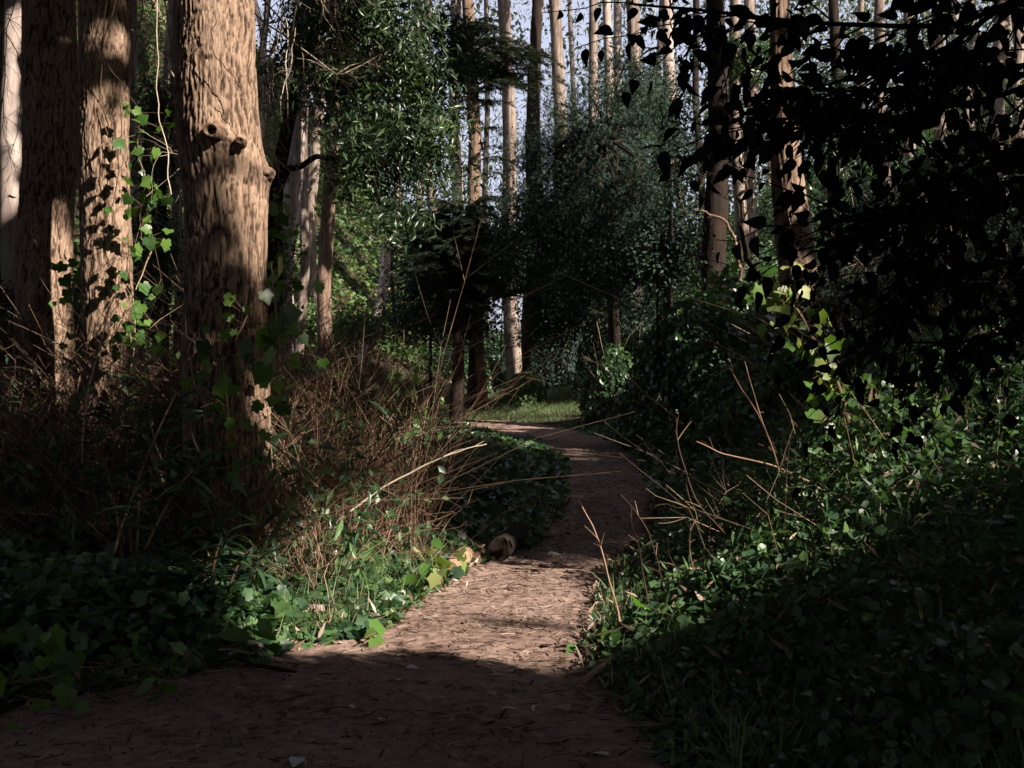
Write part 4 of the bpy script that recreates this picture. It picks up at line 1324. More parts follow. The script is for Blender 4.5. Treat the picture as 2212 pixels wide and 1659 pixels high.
dark_branch("lowest overhanging branch of black leaves above the right undergrowth", [P(2440, 640, 2.6), P(2250, 700, 2.7), P(2080, 740, 2.9), P(1960, 740, 3.0)], 14, 120, 805, .046)
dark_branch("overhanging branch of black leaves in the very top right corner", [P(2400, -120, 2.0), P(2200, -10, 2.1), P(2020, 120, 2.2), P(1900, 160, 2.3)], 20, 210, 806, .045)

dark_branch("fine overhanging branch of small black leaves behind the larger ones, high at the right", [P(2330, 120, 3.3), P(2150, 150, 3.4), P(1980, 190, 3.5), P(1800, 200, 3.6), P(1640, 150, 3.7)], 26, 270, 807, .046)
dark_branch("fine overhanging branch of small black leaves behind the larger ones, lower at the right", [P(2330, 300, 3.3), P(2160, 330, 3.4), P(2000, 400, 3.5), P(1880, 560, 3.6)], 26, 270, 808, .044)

# the shrub-tree they belong to, unseen at the right, added to block light
def side_tree():
    x, y = 2.9, 2.0
    z0 = float(H(x, y))
    th = thing("added_side_tree", "unseen small tree added outside the right edge for shade, carrying the overhanging branches", "tree", (x, y, z0))
    mb = MB()
    zz = np.linspace(z0 - .1, 4.6, 12)
    mb.tubes(np.stack([x + .1 * np.sin(zz), y + zz * .02, zz], 1)[None], np.linspace(.09, .04, 12)[None], 10)
    mb.obj("trunk", M['bark_dark'], th, origin=(x, y, z0))
    n = 26000
    r_ = np.random.default_rng(5)
    c = np.array([3.3, .6, 2.9])
    p = c + norm(r_.normal(size=(n, 3))) * np.array([2.1, 2.9, 2.2]) * (r_.random((n, 1)) ** .4)
    ok = ~sunlit(p, 0) & ~in_view(p, .05) & (p[:, 2] > .4) & (fbm(p * 1.6, 9, 2) > .36)
    p = p[ok]
    R = frames(norm(r_.normal(size=p.shape) + [0, 0, -.5]), norm(r_.normal(size=p.shape) + [0, 0, .6]))
    lm = MB()
    lm.scatter(KITE, p, R, r_.uniform(.07, .12, len(p)))
    lm.obj("crown", M['shade'], th, origin=(x, y, z0))
side_tree()

# ------------------------------------------------------------------ ivy mound and other leafy masses near the path
def mound(name, label, cx_, cy_, rx, ry, top, n, tpl, ls, mat, seed, cat="ivy mound", amp=.25):
    r_ = np.random.default_rng(seed)
    z0 = float(H(cx_, cy_))
    th = thing(name, label, cat, (cx_, cy_, z0))
    v = norm(r_.normal(size=(n, 3)))
    v[:, 2] = np.abs(v[:, 2])
    ht = top - z0
    rr = 1 + amp * 2 * (fbm(v * 2.0 + seed, seed, 3) - .5)
    shell = rr * (1 - r_.random(n) ** 2 * .16)
    p = np.array([cx_, cy_, z0]) + v * shell[:, None] * np.array([rx, ry, ht])
    nr = norm(v / np.array([rx, ry, ht]) * min(rx, ht) * .9 + r_.normal(size=(n, 3)) * .35 + [0, 0, .25])
    ax = norm(r_.normal(size=(n, 3)) * .45 + [0, 0, -1])
    mb = MB()
    mb.scatter(tpl, p, frames(ax, nr), ls * r_.uniform(.6, 1.35, n), r_.random(n) * .6 + .4 * fbm(p * 1.5, 3, 2))
    mb.obj("foliage", mat, th, origin=(cx_, cy_, z0))
    # dark tangle of stems inside
    m = 160
    a = r_.uniform(0, 2 * PI, m)
    s = np.stack([cx_ + rx * .6 * np.cos(a), cy_ + ry * .6 * np.sin(a), np.full(m, z0)], 1)
    e = np.array([cx_, cy_, z0]) + norm(r_.normal(size=(m, 3))) * np.array([rx, ry, ht]) * .85
    e[:, 2] = z0 + np.abs(e[:, 2] - z0)
    q = np.linspace(0, 1, 6)[None, :, None]
    sb = MB()
    sb.tubes(s[:, None] + (e - s)[:, None] * q, np.full((m, 6), .008), 4)
    sb.obj("stem", M['bark_dark'], th, origin=(cx_, cy_, z0))
    # inner core so that no daylight passes
    return th
mound("ivy_mound", "large dark ivy-covered mound right of the bend in the path", 3.60, 19.6, 1.75, 2.2, 2.75, 17000, IVY_LOW, .085, M['ivy'], 901)
mound("ivy_mound", "upper shoulder of ivy rising behind the mound below the black trunk", 4.3, 21.5, 1.3, 1.6, 3.35, 7000, IVY_LOW, .095, M['ivy'], 902)
mound("ivy_mound", "sunlit ivy bank at the left flank of the large mound", 2.55, 25.2, 1.05, 1.0, 1.95, 6500, IVY_LOW, .10, M['herb'], 903)
mound("ivy_mound", "long low ivy bank between the mound and the lit ivy stem", 4.4, 15.0, 2.2, 3.0, 1.75, 14000, IVY_LOW, .085, M['ivy'], 904)
mound("leafy_shrub", "shrub with shiny sunlit leaves beside the grass at the far bend", -1.25, 35.5, 1.0, .8, 1.9, 3600, IVY_LOW, .09, M['herb'], 905, cat="shrub")
mound("leafy_shrub", "dim leafy shrub behind the brush in the middle of the picture", -3.9, 20.5, 1.7, 1.6, 1.5, 6500, KITE, .10, M['ivy'], 906, cat="shrub")
mound("leafy_shrub", "low leafy bank beyond the brush at the foot of the slope", -5.2, 24.5, 2.2, 1.4, 1.4, 6000, KITE, .12, M['herb'], 907, cat="shrub")
mound("leafy_shrub", "bright green clump lit by the sun beyond the grass", .38, 32.0, .62, .8, 1.2, 2600, KITE, .12, M['slope'], 908, cat="shrub")
mound("leafy_shrub", "dull green shrub right of the bright clump beyond the bend", 3.3, 31.0, 1.7, 1.6, 3.0, 8500, KITE, .11, M['bushy'], 909, cat="shrub")
mound("leafy_shrub", "dark leafy shrub beyond the grass between the bright clump and the bank", 1.75, 35.0, 1.25, 1.0, 3.1, 7000, KITE, .11, M['bushy'], 911, cat="shrub")
mound("leafy_shrub", "dark leafy bank at the right foot of the large mound", 2.35, 16.8, .5, 1.6, .45, 3000, IVY_LOW, .09, M['ivy'], 910, cat="shrub")

# ------------------------------------------------------------------ ground cover
def carpet(name, n, xf, y0, y1, tpl, ls, mat, hf, seed, dens=None, up=1.0, margin=.0, face=None, path_ok=False):
    r_ = np.random.default_rng(seed)
    y = r_.uniform(y0, y1, n)
    a, b = xf(y)
    x = a + (b - a) * r_.random(n)
    keep = np.ones(n, bool) if path_ok else ~onpath(x, y, margin)
    keep &= ~((y > 27) & (y < 34.3) & (x > -4.4) & (x < 2.0 + .3 * np.sin(y * 3)))
    if dens is not None:
        keep &= n2(x, y, dens, seed, 3) > .40
    x, y = x[keep], y[keep]
    m = len(x)
    hh = hf(x, y)
    k = 1 - r_.random(m) ** 1.6 * .8
    z = H(x, y) + hh * k + .01
    nr = norm(r_.normal(size=(m, 3)) * .55 + [0, -.15, up])
    ax = norm(np.cross(nr, r_.normal(size=(m, 3))) + [0, 0, -.2])
    mb = MB()
    mb.scatter(tpl, np.stack([x, y, z], 1), frames(ax, nr), ls * r_.uniform(.55, 1.35, m), r_.random(m) * .65 + .35 * n2(x, y, 2.0, seed + 1))
    o_ = mb.obj(name, mat, None, kind="stuff")
    return o_
def hleft(x, y):
    off = np.maximum(pathL(y) - x, 0)
    return (.04 + .26 * smooth(0, 1.2, off)) * (.5 + n2(x, y, 2.3, 77)) * (1 - .72 * smooth(11, 15, y))
tag(carpet("ground_ivy", 14500, lambda y: (pathL(y) - 2.4, pathL(y) + .12), 5.4, 9.6, IVY, .068, M['ivy'], hleft, 1001, None, margin=-.10), "carpet of ivy on the ground left of the path", "ivy")
tag(carpet("ground_ivy", 15000, lambda y: (pathL(y) - 2.6, pathL(y) + .10), 9.0, 22, IVY_LOW, .085, M['ivy'], hleft, 1002, None, margin=-.10), "dark carpet of ivy along the inside of the bend", "ivy")
tag(carpet("ground_ivy", 2600, lambda y: (np.full_like(y, -4.2), pathL(y) + .0), 4.4, 6.2, IVY, .080, M['ivy'], lambda x, y: .22 * smooth(0, .5, pathL(y) - x) + .02, 1003, None, margin=-.05), "dim ivy at the lower left corner", "ivy")
def hright(x, y):
    off = np.maximum(x - pathR(y), 0)
    slope = np.interp(y, [3, 5, 6.5, 9, 14, 20], [.22, .32, .52, .50, .35, .2])
    cap = np.interp(y, [3, 5, 6.5, 9, 14], [.4, .7, 1.25, 1.2, 1.0])
    return (np.minimum(off * slope, cap) + .03) * (.25 + 1.5 * n2(x, y, 1.5, 78, 3))
tag(carpet("undergrowth", 46000, lambda y: (pathR(y) - .05, pathR(y) + .5 + np.interp(y, [3, 12], [3.2, 6.0])), 3.6, 12.5, IVY_LOW, .043, M['herb'], hright, 1004, None, margin=-.06, up=.7), "mixed leafy undergrowth on the right of the path", "undergrowth")
tag(carpet("undergrowth", 10500, lambda y: (pathR(y) + .05, pathR(y) + .5 + np.interp(y, [3, 12], [3.2, 6.0])), 3.9, 12, OVATE, .056, M['ivy'], lambda x, y: hright(x, y) * 1.08, 1011, 1.3, margin=-.02, up=.5), "patches of broader leaves among the undergrowth on the right", "undergrowth")
tag(carpet("leaf_litter", 3000, lambda y: (pathR(y) + .1, pathR(y) + 3.5), 4, 10, SLIM, .10, M['litter'], lambda x, y: hright(x, y) * 1.02, 1012, None, margin=-.02, up=.4), "dead leaves caught in the undergrowth on the right", "leaf litter")
tag(carpet("undergrowth", 15000, lambda y: (pathR(y) + .2, pathR(y) + .5 + np.interp(y, [3, 12], [3.2, 6.0])), 4.0, 12.5, SLIM, .085, M['herb'], lambda x, y: hright(x, y) * 1.12, 1005, None, margin=-.02, up=.1), "narrow-leaved herbs among the undergrowth on the right", "undergrowth")
tag(carpet("undergrowth", 13000, lambda y: (pathR(y) - .05, pathR(y) + 4.5), 12, 26, IVY_LOW, .10, M['ivy'], lambda x, y: hright(x, y) * .9, 1006, None, margin=-.05), "ivy undergrowth beyond the near thicket on the right", "undergrowth")
# far ground: herb layer over the slopes
def farx(y):
    return -.47 * y - 2, .47 * y + 2
def farx_left(y):
    return -.47 * y - 2, -.075 * y
def farx_rest(y):
    return -.075 * y, .47 * y + 2
tag(carpet("slope_herbs", 48000, farx_rest, 28.5, 60, KITE, .22, M['ivy'], lambda x, y: .18 + .5 * smooth(.52, .7, n2(x, y, .5, 79, 3)), 1017, None, up=.8), "dark green herb layer rising behind the bend of the path", "undergrowth")
tag(carpet("slope_herbs", 42000, farx_left, 28.5, 60, KITE, .24, M['slope'], lambda x, y: .18 + .5 * smooth(.52, .7, n2(x, y, .5, 79, 3)), 1007, None, up=.8), "green herb layer covering the slopes behind the wood", "undergrowth")
tag(carpet("slope_herbs", 16000, lambda y: (-.47 * y - 1.5, pathL(y) - .5), 10, 29, KITE, .12, M['ivy'], lambda x, y: (.15 + .35 * n2(x, y, .9, 80)) * (1 - .88 * smooth(-.13, -.07, x / y)), 1008, None, up=.8), "dark herb layer behind the brush on the left", "undergrowth")
tag(carpet("slope_herbs", 14000, lambda y: (pathR(y) + 3, .47 * y + 2.5), 12, 29, KITE, .12, M['ivy'], lambda x, y: .2 + .6 * n2(x, y, .9, 81), 1009, None, up=.8), "dark herb layer under the wood on the right", "undergrowth")

def grass(name, label, n, xf, y0, y1, ls, mat, seed, path_ok=False, lean=.35, dens=None):
    r_ = np.random.default_rng(seed)
    y = r_.uniform(y0, y1, n)
    a, b = xf(y)
    x = a + (b - a) * r_.random(n)
    keep = np.ones(n, bool) if path_ok else ~onpath(x, y, .02)
    if dens:
        keep &= n2(x, y, dens, seed, 2) > .5
    x, y = x[keep], y[keep]
    m = len(x)
    ax = norm(r_.normal(size=(m, 3)) * lean + [0, 0, 1])
    nr = norm(r_.normal(size=(m, 3)) + [0, -.6, 0])
    mb = MB()
    mb.scatter(BLADE, np.stack([x, y, H(x, y) - .01], 1), frames(ax, nr), ls * r_.uniform(.5, 1.3, m))
    return tag(mb.obj(name, mat, None, kind="stuff"), label, "grass")
grass("lawn_grass", "short sunlit grass beyond the bend of the path", 26000, lambda y: (-3.8 + 0 * y, 1.9 + 0 * y), 27.2, 34, .16, M['grass'], 1101, lean=.5)
_b = (BLADE[0] * np.array([1.6, 1, 1]), BLADE[1])
grass("grass", "dim grass at the lower right corner", 6500, lambda y: (pathR(y) + .1, pathR(y) + 3.0), 3.4, 6.2, .24, M['grass'], 1102, lean=.8, dens=1.2)
grass("grass", "thin grass growing up through the undergrowth on the right", 3000, lambda y: (pathR(y) + .4, pathR(y) + 3.6), 4.2, 10.5, .24, M['grass'], 1105, lean=.45)
grass("grass", "tufts of grass at the right edge of the sunlit dirt", 900, lambda y: (pathR(y) - .0, pathR(y) + .75), 5.9, 7.8, .19, M['grass'], 1103, lean=.5)
grass("grass", "sparse grass among the ivy left of the sunlit dirt", 1500, lambda y: (pathL(y) - 1.6, pathL(y) + .05), 5.9, 8.5, .24, M['grass'], 1104, lean=.5)

# ------------------------------------------------------------------ dry brush
def brush(name, label, n, boxf, seed, mat, hl=(.6, 1.5), r=.0032, lean=.28, twigs=1.0, arch=.35, dirbias=(0, 0, 0)):
    r_ = np.random.default_rng(seed)
    x, y = boxf(r_, n)
    keep = ~onpath(x, y, .08)
    x, y = x[keep], y[keep]
    m = len(x)
    L_ = r_.uniform(hl[0], hl[1], m)
    b = np.stack([x, y, H(x, y) - .03], 1)
    d0 = norm(r_.normal(size=(m, 3)) * lean + np.array(dirbias) + [0, 0, 1])
    bend = r_.normal(size=(m, 3)) * arch * np.array([1, 1, .2])
    bend[:, 2] -= r_.random(m) * arch * .8
    K = 6
    q = np.linspace(0, 1, K)[None, :, None]
    pp = b[:, None] + d0[:, None] * L_[:, None, None] * q + bend[:, None] * (L_[:, None, None] * q ** 2.2)
    pp = pp + r_.normal(size=pp.shape) * .024 * np.minimum(q * 3, 1)
    pp[:, :, 2] = np.maximum(pp[:, :, 2], H(pp[:, :, 0], pp[:, :, 1]) - .03)
    mb = MB()
    rr = r * r_.uniform(.6, 1.6, m)[:, None] * np.linspace(1, .45, K)[None]
    mb.tubes(pp, rr, 3, r_.random(m))
    k = int(m * twigs)
    if k:
        own = r_.integers(0, m, k)
        i = r_.integers(1, K - 1, k)
        p0 = pp[own, i]
        dr = norm(norm(pp[own, i + 1] - p0) + r_.normal(size=(k, 3)) * .6)
        l2 = L_[own] * r_.uniform(.15, .45, k)
        q2 = np.linspace(0, 1, 4)[None, :, None]
        tp = p0[:, None] + dr[:, None] * l2[:, None, None] * q2 + r_.normal(size=(k, 4, 3)) * .008
        mb.tubes(tp, r * .6 * np.linspace(1, .6, 4)[None] * np.ones((k, 1)), 3, r_.random(k))
    return tag(mb.obj(name, mat, None, kind="stuff"), label, "brush")
def brush_leaves(name, label, n, boxf, seed, mat, zt, ls, tpl):
    r_ = np.random.default_rng(seed)
    x, y = boxf(r_, n)
    keep = ~onpath(x, y, .02)
    x, y = x[keep], y[keep]
    m = len(x)
    cl = vnoise(np.stack([x * 3, y * 3, x * 0], 1), seed)
    z = H(x, y) + zt * r_.random(m) ** 1.3 * (.3 + cl)
    ax = norm(r_.normal(size=(m, 3)) + [0, 0, -.4])
    mb = MB()
    mb.scatter(tpl, np.stack([x, y, z], 1), frames(ax, norm(r_.normal(size=(m, 3)) * .6 + [0, -.5, .6])), ls * r_.uniform(.5, 1.3, m), r_.random(m))
    return tag(mb.obj(name, mat, None, kind="stuff"), label, "undergrowth")
def box(x0, x1, y0, y1):
    return lambda r_, n: (r_.uniform(x0, x1, n), r_.uniform(y0, y1, n))
def pxbox(p0, p1, y0, y1):
    def f(r_, n):
        y = r_.uniform(y0, y1, n)
        return (r_.uniform(p0, p1, n) - CX) / F * y, y
    return f
brush("dry_brush", "dense thicket of thin dry stems around the feet of the left trunks", 2300, pxbox(-60, 420, 6.9, 10), 1201, M['twig_red'], (.5, 1.6), .0026, .34, 1.1)
brush("dry_brush", "reddish dry stems at the foot of the knotted trunk", 1050, pxbox(400, 720, 6.8, 9.6), 1202, M['twig_red'], (.4, 1.2), .0026, .36, 1.6)
brush("dry_brush", "tangle of arching brown stems between the knotted trunk and the path", 900, pxbox(620, 930, 8.0, 11), 1203, M['twig_red'], (.4, 1.25), .0028, .36, 1.8, .35)
brush_leaves("undergrowth", "scattered small leaves growing through the left thicket", 4500, pxbox(-60, 960, 6.9, 11.5), 1221, M['herb'], 1.3, .075, KITE)
brush_leaves("undergrowth", "narrow leaves growing through the left thicket", 3500, pxbox(-60, 800, 6.8, 10), 1222, M['ivy'], 1.1, .15, LANCE)
brush("dry_brush", "taller loose bare stems standing above the left thicket", 620, pxbox(-40, 900, 7.6, 12), 1204, M['twig'], (1.2, 2.5), .0030, .26, 2.4, .4)
brush("dry_brush", "tall tangled brown stems rising round and beside the foot of the knotted trunk", 620, pxbox(330, 900, 7.7, 10.5), 1211, M['twig_red'], (1.1, 2.0), .0029, .24, 2.0, .4)
brush("dry_brush", "bundle of dry stems leaning right toward the path", 14, pxbox(640, 740, 7.5, 8.2), 1205, M['twig_red'], (.5, 1.05), .0045, .14, 1.0, .2, dirbias=(.6, 0, 0))
brush("dry_brush", "thin bare stems in the thicket on the right of the path", 560, lambda r_, n: ((lambda y: (pathR(y) + r_.uniform(.8, 3.8, n), y))(r_.uniform(5.6, 11.5, n))), 1206, M['twig'], (.5, 1.4), .0024, .34, 1.6, .35, dirbias=(-.15, 0, 0))
brush("dry_brush", "slender bare shoots behind the lit bank at the far bend", 90, pxbox(1170, 1400, 20, 24), 1207, M['twig'], (1.2, 2.8), .008, .3, 1.4, .35)
brush("dry_brush", "stubble of dry stalks in the ivy by the sunlit dirt", 36, pxbox(660, 760, 5.9, 6.3), 1208, M['twig'], (.2, .55), .0028, .25, .6, .2)
brush("dry_brush", "bare undergrowth stems in the dark wood at the right", 420, pxbox(1780, 2230, 11, 20), 1209, M['twig'], (1.2, 3.2), .007, .35, 1.6, .4)
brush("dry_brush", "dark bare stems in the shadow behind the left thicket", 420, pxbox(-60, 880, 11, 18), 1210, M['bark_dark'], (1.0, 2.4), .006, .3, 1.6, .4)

# single dry stems that stand out at the right
def gz(px, py, d):
    p = P(px, py, d)
    return p
RS = [
    ("thin dry stalk leaning left over the path, leftmost of the right-hand ones", [P(1345, 1375, 5.9), P(1320, 1260, 5.9), P(1290, 1150, 5.9), P(1256, 1090, 5.9)]),
    ("upright dry stalk with a forked top at the right edge of the sunlit dirt", [P(1410, 1360, 6), P(1385, 1240, 6), P(1370, 1150, 6), P(1366, 1090, 6)]),
    ("dry stalk arching up from behind the upright forked one", [P(1440, 1340, 6.2), P(1425, 1230, 6.2), P(1395, 1130, 6.2), P(1335, 1060, 6.2)]),
    ("long pale stem curving left in front of the ivy mound", [P(1480, 920, 8.4), P(1430, 880, 8.4), P(1370, 830, 8.4), P(1343, 775, 8.4)]),
    ("pale stem slanting across the upper part of the ivy mound", [P(1690, 765, 8), P(1620, 710, 8), P(1575, 665, 8), P(1550, 632, 8)]),
    ("long bowed stem from the undergrowth up to the left, beside the path", [P(1700, 1330, 6.6), P(1590, 1180, 6.7), P(1500, 1080, 6.8), P(1465, 960, 6.9), P(1462, 900, 6.9)]),
    ("reddish stem slanting up left from the lit ivy stem", [P(1850, 1280, 6.8), P(1760, 1120, 6.9), P(1680, 980, 7), P(1610, 850, 7), P(1570, 790, 7)]),
    ("second reddish stem crossing the slanting one", [P(1790, 1210, 6.6), P(1700, 1050, 6.6), P(1640, 900, 6.7), P(1605, 770, 6.7)]),
    ("nearly level brown stem across the right undergrowth", [P(1830, 1090, 6.7), P(1700, 1010, 6.7), P(1560, 980, 6.7), P(1500, 950, 6.7)]),
    ("stem with a dry tuft slanting down to the right edge undergrowth", [P(2040, 980, 7), P(1990, 900, 7), P(1900, 850, 7), P(1800, 770, 7)]),
    ("dry stalk rising left of the low right undergrowth", [P(1560, 1400, 6), P(1510, 1280, 6), P(1490, 1200, 6), P(1488, 1120, 6)]),
    ("thin stalk curving above the grass right of the sunlit dirt", [P(1600, 1370, 6), P(1520, 1310, 6), P(1460, 1230, 6), P(1440, 1180, 6)]),
    ("thin dead bramble shoot hanging low at the dark right corner", [P(2200, 1470, 5), P(2050, 1400, 5), P(1960, 1300, 5), P(1900, 1240, 5.1)]),
]
for k, (lab, pts) in enumerate(RS):
    stem_thing("dry_stem", lab, "stem", pts, .0062, .003, M['twig'] if k % 2 else M['twig_red'], "dry stems standing out of the right undergrowth", 5, 4, 40 + k)
LS = [
    ("pale forked twig lying in front of the knotted trunk's foot", [P(690, 1060, 7.2), P(640, 1000, 7.2), P(590, 960, 7.2), P(560, 940, 7.2)]),
    ("long bowed pale stem ending over the path's near bend", [P(700, 1150, 7.6), P(830, 1050, 7.6), P(950, 990, 7.6), P(1060, 955, 7.6)]),
    ("thick reddish stem arching up to the right above the ivy", [P(660, 1160, 7.6), P(740, 1070, 7.6), P(820, 980, 7.6), P(870, 900, 7.6), P(905, 880, 7.6)]),
    ("second reddish stem arching close below the thick one", [P(650, 1130, 7.7), P(730, 1050, 7.7), P(830, 1000, 7.7), P(900, 965, 7.7)]),
    ("slender upright stem left of the far bend", [P(925, 1120, 8.2), P(920, 990, 8.2), P(900, 860, 8.2), P(878, 770, 8.2), P(860, 730, 8.2)]),
    ("long pale stem rising against the left furrowed trunks", [P(175, 1010, 7.3), P(185, 890, 7.3), P(205, 790, 7.3), P(240, 670, 7.3)]),
    ("tall pale stem along the left edge of the knotted trunk", [P(430, 980, 7.0), P(402, 900, 7.0), P(405, 800, 7.0), P(398, 640, 7.1)]),
    ("lichened grey twig standing in the left thicket", [P(352, 1010, 7), P(340, 960, 7), P(320, 900, 7), P(330, 860, 7)]),
]
for k, (lab, pts) in enumerate(LS):
    stem_thing("dry_stem", lab, "stem", pts, .008, .0035, M['twig_pale'] if k in (0, 1, 5, 6, 7) else M['twig_red'], "dry stems standing out of the left thicket", 5, 4, 80 + k)

# ------------------------------------------------------------------ logs and wood by the path
def log(name, label, a, b, r0, r1, mat, seed, cap=True, bend=.0, cat="log"):
    a, b = np.array(a), np.array(b)
    dr = norm(b - a)
    side = norm(np.cross(dr, [0, 0, 1.0]))
    upv = np.cross(side, dr)
    n, m = 34, 30
    th = np.arange(n) / n * 2 * PI
    s = np.linspace(0, 1, m)
    T, S = np.meshgrid(th, s)
    R = r0 + (r1 - r0) * S
    C = a + (b - a) * S[..., None] + (upv * bend)[None, None] * np.sin(S[..., None] * PI)
    L_ = np.linalg.norm(b - a)
    q = np.stack([np.cos(T) * R, np.sin(T) * R, S * L_], -1).reshape(-1, 3)
    w = np.abs(2 * vnoise(q * np.array([34, 34, 9]), seed) - 1).reshape(T.shape)
    R = R * (1 + .12 * (fbm(q * 7, seed + 1, 2).reshape(T.shape) - .5)) + .008 * (w - .5)
    V = C + R[..., None] * (np.cos(T)[..., None] * side + np.sin(T)[..., None] * upv)
    i = np.arange(m - 1)[:, None]
    j = np.arange(n)[None]
    a_, b_ = i * n + j, i * n + (j + 1) % n
    mb = MB()
    mb.add(V.reshape(-1, 3), [np.stack([a_, b_, b_ + n, a_ + n], -1).reshape(-1, 4)], w.ravel())
    o_ = mb.obj(name, mat, None, origin=a)
    tag(o_, label, cat)
    if cap:
        cap_mat = M['wood'] if mat is not M['bark_dark'] else M['bark_dark']
        for end, k in ((0, 0), (1, m - 1)):
            cb = MB()
            ring = V[k] + dr * (.003 if end else -.003)
            c = ring.mean(0)
            rings = np.concatenate([ring, c + (ring - c) * .55 - dr * (.004 if end else -.004), [c]])
            f4 = np.array([[x, (x + 1) % n, n + (x + 1) % n, n + x] for x in range(n)])
            f3 = np.array([[n + x, n + (x + 1) % n, 2 * n] for x in range(n)])
            cb.add(rings, [f4, f3])
            cb.obj("cut_end", cap_mat, o_, origin=a)
    return o_
log("fallen_log", "dark fallen log lying in the ivy edge beside the path", G(1078, 1188, .09) + [0, 0, .0], G(1122, 1150, .10), .088, .082, M['bark_dark'], 61)
log("cut_log", "sunlit cut piece of wood at the ivy edge by the round-leaved seedlings", G(968, 1232, .05), G(1004, 1200, .07), .070, .075, M['wood'], 62)
log("cut_log", "short brown piece of wood between the sunlit piece and the dark log", G(1022, 1212, .04), G(1045, 1192, .05), .05, .055, M['bark_red'], 63)
log("fallen_branch", "thick bleached fallen branch half buried in the ivy at the left", G(430, 1345, .08), G(700, 1318, .10), .055, .028, M['bark_pale'], 64, bend=.02, cat="branch")
log("fallen_branch", "thin bleached branch lying below the thick one in the ivy", G(590, 1372, .05), G(700, 1340, .05), .026, .016, M['bark_pale'], 65, cat="branch")
log("fallen_branch", "broken pale branch lying at the foot of the right stalks", G(1252, 1478, .03), G(1320, 1425, .06), .020, .014, M['wood'], 66, cat="branch")
log("fallen_branch", "thin pale stick running from the broken branch into the grass", G(1290, 1430, .05), G(1410, 1408, .10), .010, .008, M['wood'], 67, cap=False, cat="branch")
log("broken_branch", "short stout piece of broken wood at the right of the dirt", G(1392, 1440, .03), G(1428, 1400, .13), .022, .028, M['wood'], 68, cat="branch")
log("fallen_branch", "thin dark curved branch on the shaded dirt near the large ivy leaves", G(505, 1428, .02), G(640, 1452, .015), .012, .008, M['bark_dark'], 69, cap=False, cat="branch")

# ------------------------------------------------------------------ litter on the dirt
def litter():
    r_ = np.random.default_rng(13)
    n = 12500
    y = 3.4 + (28 - 3.4) * r_.random(n) ** 2.2
    a, b = pathL(y) - .25, pathR(y) + .2
    x = a + (b - a) * r_.random(n)
    nr = norm(r_.normal(size=(n, 3)) * .28 + [0, 0, 1])
    ax = norm(np.cross(nr, r_.normal(size=(n, 3))))
    mb = MB()
    p = np.stack([x, y, H(x, y) + .012 + r_.random(n) * .012], 1)
    mb.scatter((LANCE[0] * np.array([1.0, 1, .9]), LANCE[1]), p, frames(ax, nr), r_.uniform(.012, .06, n) * (.5 + r_.random(n)), r_.random(n) ** 1.6 * .9)
    tag(mb.obj("leaf_litter", M['litter'], None, kind="stuff"), "fallen leaves strewn over the dirt path", "leaf litter")
    n = 5200
    y = 3.4 + (20 - 3.4) * r_.random(n) ** 1.8
    a, b = pathL(y) - .3, pathR(y) + .25
    x = a + (b - a) * r_.random(n)
    an = r_.normal(0, .7, n)
    L_ = r_.uniform(.03, .22, n) * r_.random(n)
    dr = np.stack([np.cos(an), np.sin(an), r_.normal(size=n) * .05], 1)
    q = np.linspace(-.5, .5, 4)[None, :, None]
    p = np.stack([x, y, H(x, y) + .014], 1)[:, None] + dr[:, None] * L_[:, None, None] * q
    p[:, :, 1] += (q[..., 0] ** 2) * L_[:, None] * r_.normal(size=n)[:, None] * .6
    mb = MB()
    mb.tubes(p, np.full((n, 4), .0018) * r_.uniform(.6, 1.8, n)[:, None], 3, r_.random(n))
    tag(mb.obj("twig_litter", M['litter'], None, kind="stuff"), "small twigs and bark shreds strewn over the dirt path", "twig litter")
    # rough edge of debris where the dirt meets the plants
    n = 6000
    y = r_.uniform(4.5, 12, n)
    sd = r_.random(n) < .55
    x = np.where(sd, pathL(y) - r_.uniform(-.12, .35, n), pathR(y) + r_.uniform(-.1, .3, n))
    nr = norm(r_.normal(size=(n, 3)) * .6 + [0, 0, 1])
    ax = norm(np.cross(nr, r_.normal(size=(n, 3))))
    mb = MB()
    mb.scatter(SLIM, np.stack([x, y, H(x, y) + r_.random(n) * .05], 1), frames(ax, nr), r_.uniform(.03, .14, n), r_.random(n))
    tag(mb.obj("leaf_litter", M['litter'], None, kind="stuff"), "dry leaves and bark piled along the edges of the path", "leaf litter")
litter()
fall_me = leaf_mesh(LANCE, M['dead_leaf'], "fallen_leaf")
pink_me = leaf_mesh(OVATE, M['pink_leaf'], "fallen_leaf")
pale_me = leaf_mesh(OVATE, M['dead_leaf'], "fallen_leaf")
def fallen(px, py, s, me, label, group=None, yaw=None, name="fallen_leaf", cat="fallen leaf"):
    p = G(px, py, .02)
    p[2] = float(H(p[0], p[1])) + .022
    nr = norm(rng.normal(size=(1, 3)) * .2 + [0, 0, 1])
    a = rng.uniform(0, 2 * PI) if yaw is None else yaw
    ax = np.array([[math.cos(a), math.sin(a), .05]])
    R = frames(ax, nr)[0]
    o_ = bpy.data.objects.new(name, me)
    COL.objects.link(o_)
    m = Matrix([list(R[0] * s) + [0], list(R[1] * s) + [0], list(R[2] * s) + [0], [0, 0, 0, 1]])
    m.translation = Vector(p)
    o_.matrix_basis = m
    tag(o_, label, cat, group)
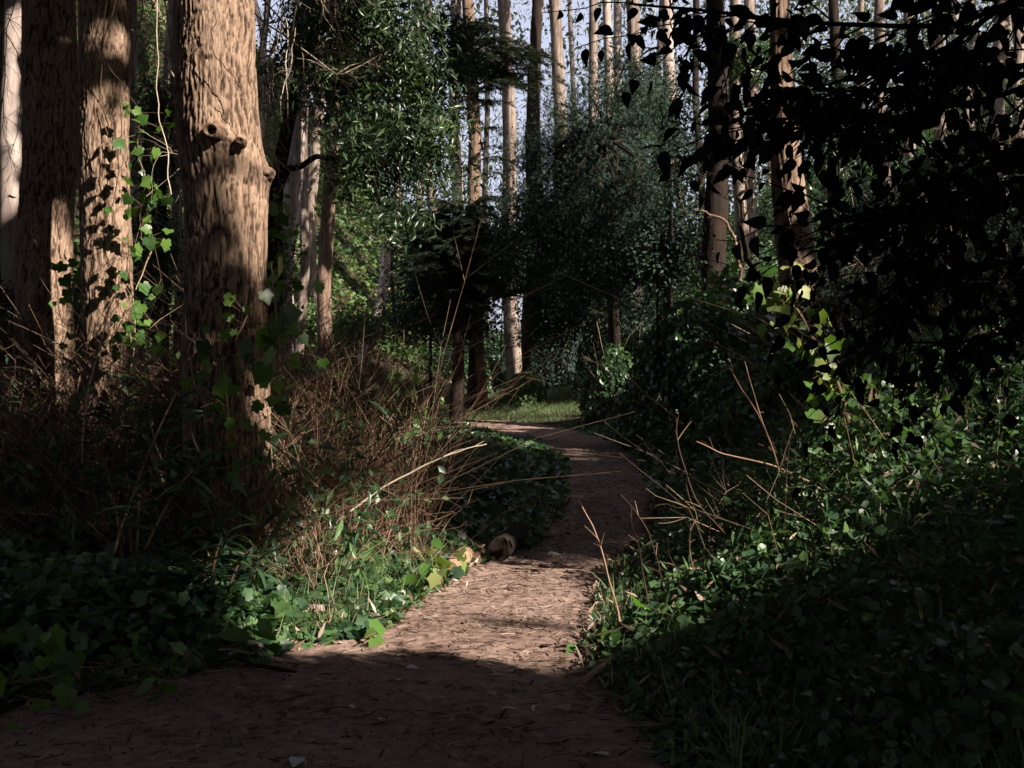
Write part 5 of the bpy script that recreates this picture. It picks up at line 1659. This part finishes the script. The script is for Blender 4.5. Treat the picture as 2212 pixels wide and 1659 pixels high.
fallen(738, 1618, .055, pink_me, "pink fallen leaf on the shaded dirt near the bottom edge", yaw=.2)
fallen(1183, 1197, .10, pale_me, "pale curled fallen leaf on the path just past the sunlit patch", yaw=.1)
fallen(545, 1502, .05, pale_me, "small pale fallen leaf on the shaded dirt below the large ivy leaves", yaw=.4)
fallen(975, 1482, .075, fall_me, "curved pale fallen leaf on the shaded dirt below the sunlit patch", yaw=.5)
fallen(860, 1470, .05, pale_me, "small white fallen leaf just below the shadow edge of the sunlit patch", yaw=1.2)
fallen(905, 1448, .06, fall_me, "narrow fallen leaf at the left end of the lower shadow edge", yaw=.9)
for k in range(46):
    py = 1430 + 220 * rng.random()
    fallen(rng.uniform(330, 1320), py, rng.uniform(.04, .09), fall_me if k % 3 else pale_me, "fallen leaf lying on the shaded dirt in front", "fallen leaves on the shaded dirt")
for k in range(16):
    fallen(rng.uniform(1210, 1400), rng.uniform(960, 1200), rng.uniform(.06, .11), fall_me if k % 2 else pale_me, "fallen leaf lying on the shaded bend of the path", "fallen leaves on the bend of the path")

strip_me = leaf_mesh((LANCE[0] * np.array([.55, 1, .5]), LANCE[1]), M['litter'], "bark_strip")
for px, py, sc, yaw, lab in [
    (905, 1415, .22, .25, "long curved bark strip across the lower part of the sunlit patch"),
    (1000, 1300, .16, .1, "thin bark strip in the middle of the sunlit patch, above the streak of shadow"),
    (1060, 1286, .09, .8, "short dark bark curl high in the sunlit patch"),
    (1125, 1350, .20, -.25, "dark bark strip at the right end of the streak of shadow"),
    (960, 1392, .18, .5, "bark strip slanting up near the lower shadow edge of the sunlit patch"),
    (1140, 1424, .16, .05, "pale bark strip at the lower right of the sunlit patch"),
    (640, 1437, .17, .02, "pale flat bark strip on the dirt left of the sunlit patch"),
    (1180, 1262, .14, .3, "bark strip at the upper right of the sunlit patch"),
    (760, 1560, .2, .15, "dim long bark strip on the shaded dirt in the lower middle"),
    (300, 1590, .2, .3, "dim bark strip on the shaded dirt at the lower left")]:
    fallen(px, py, sc, strip_me, lab, "bark strips on the dirt", yaw, "bark_strip", "bark strip")
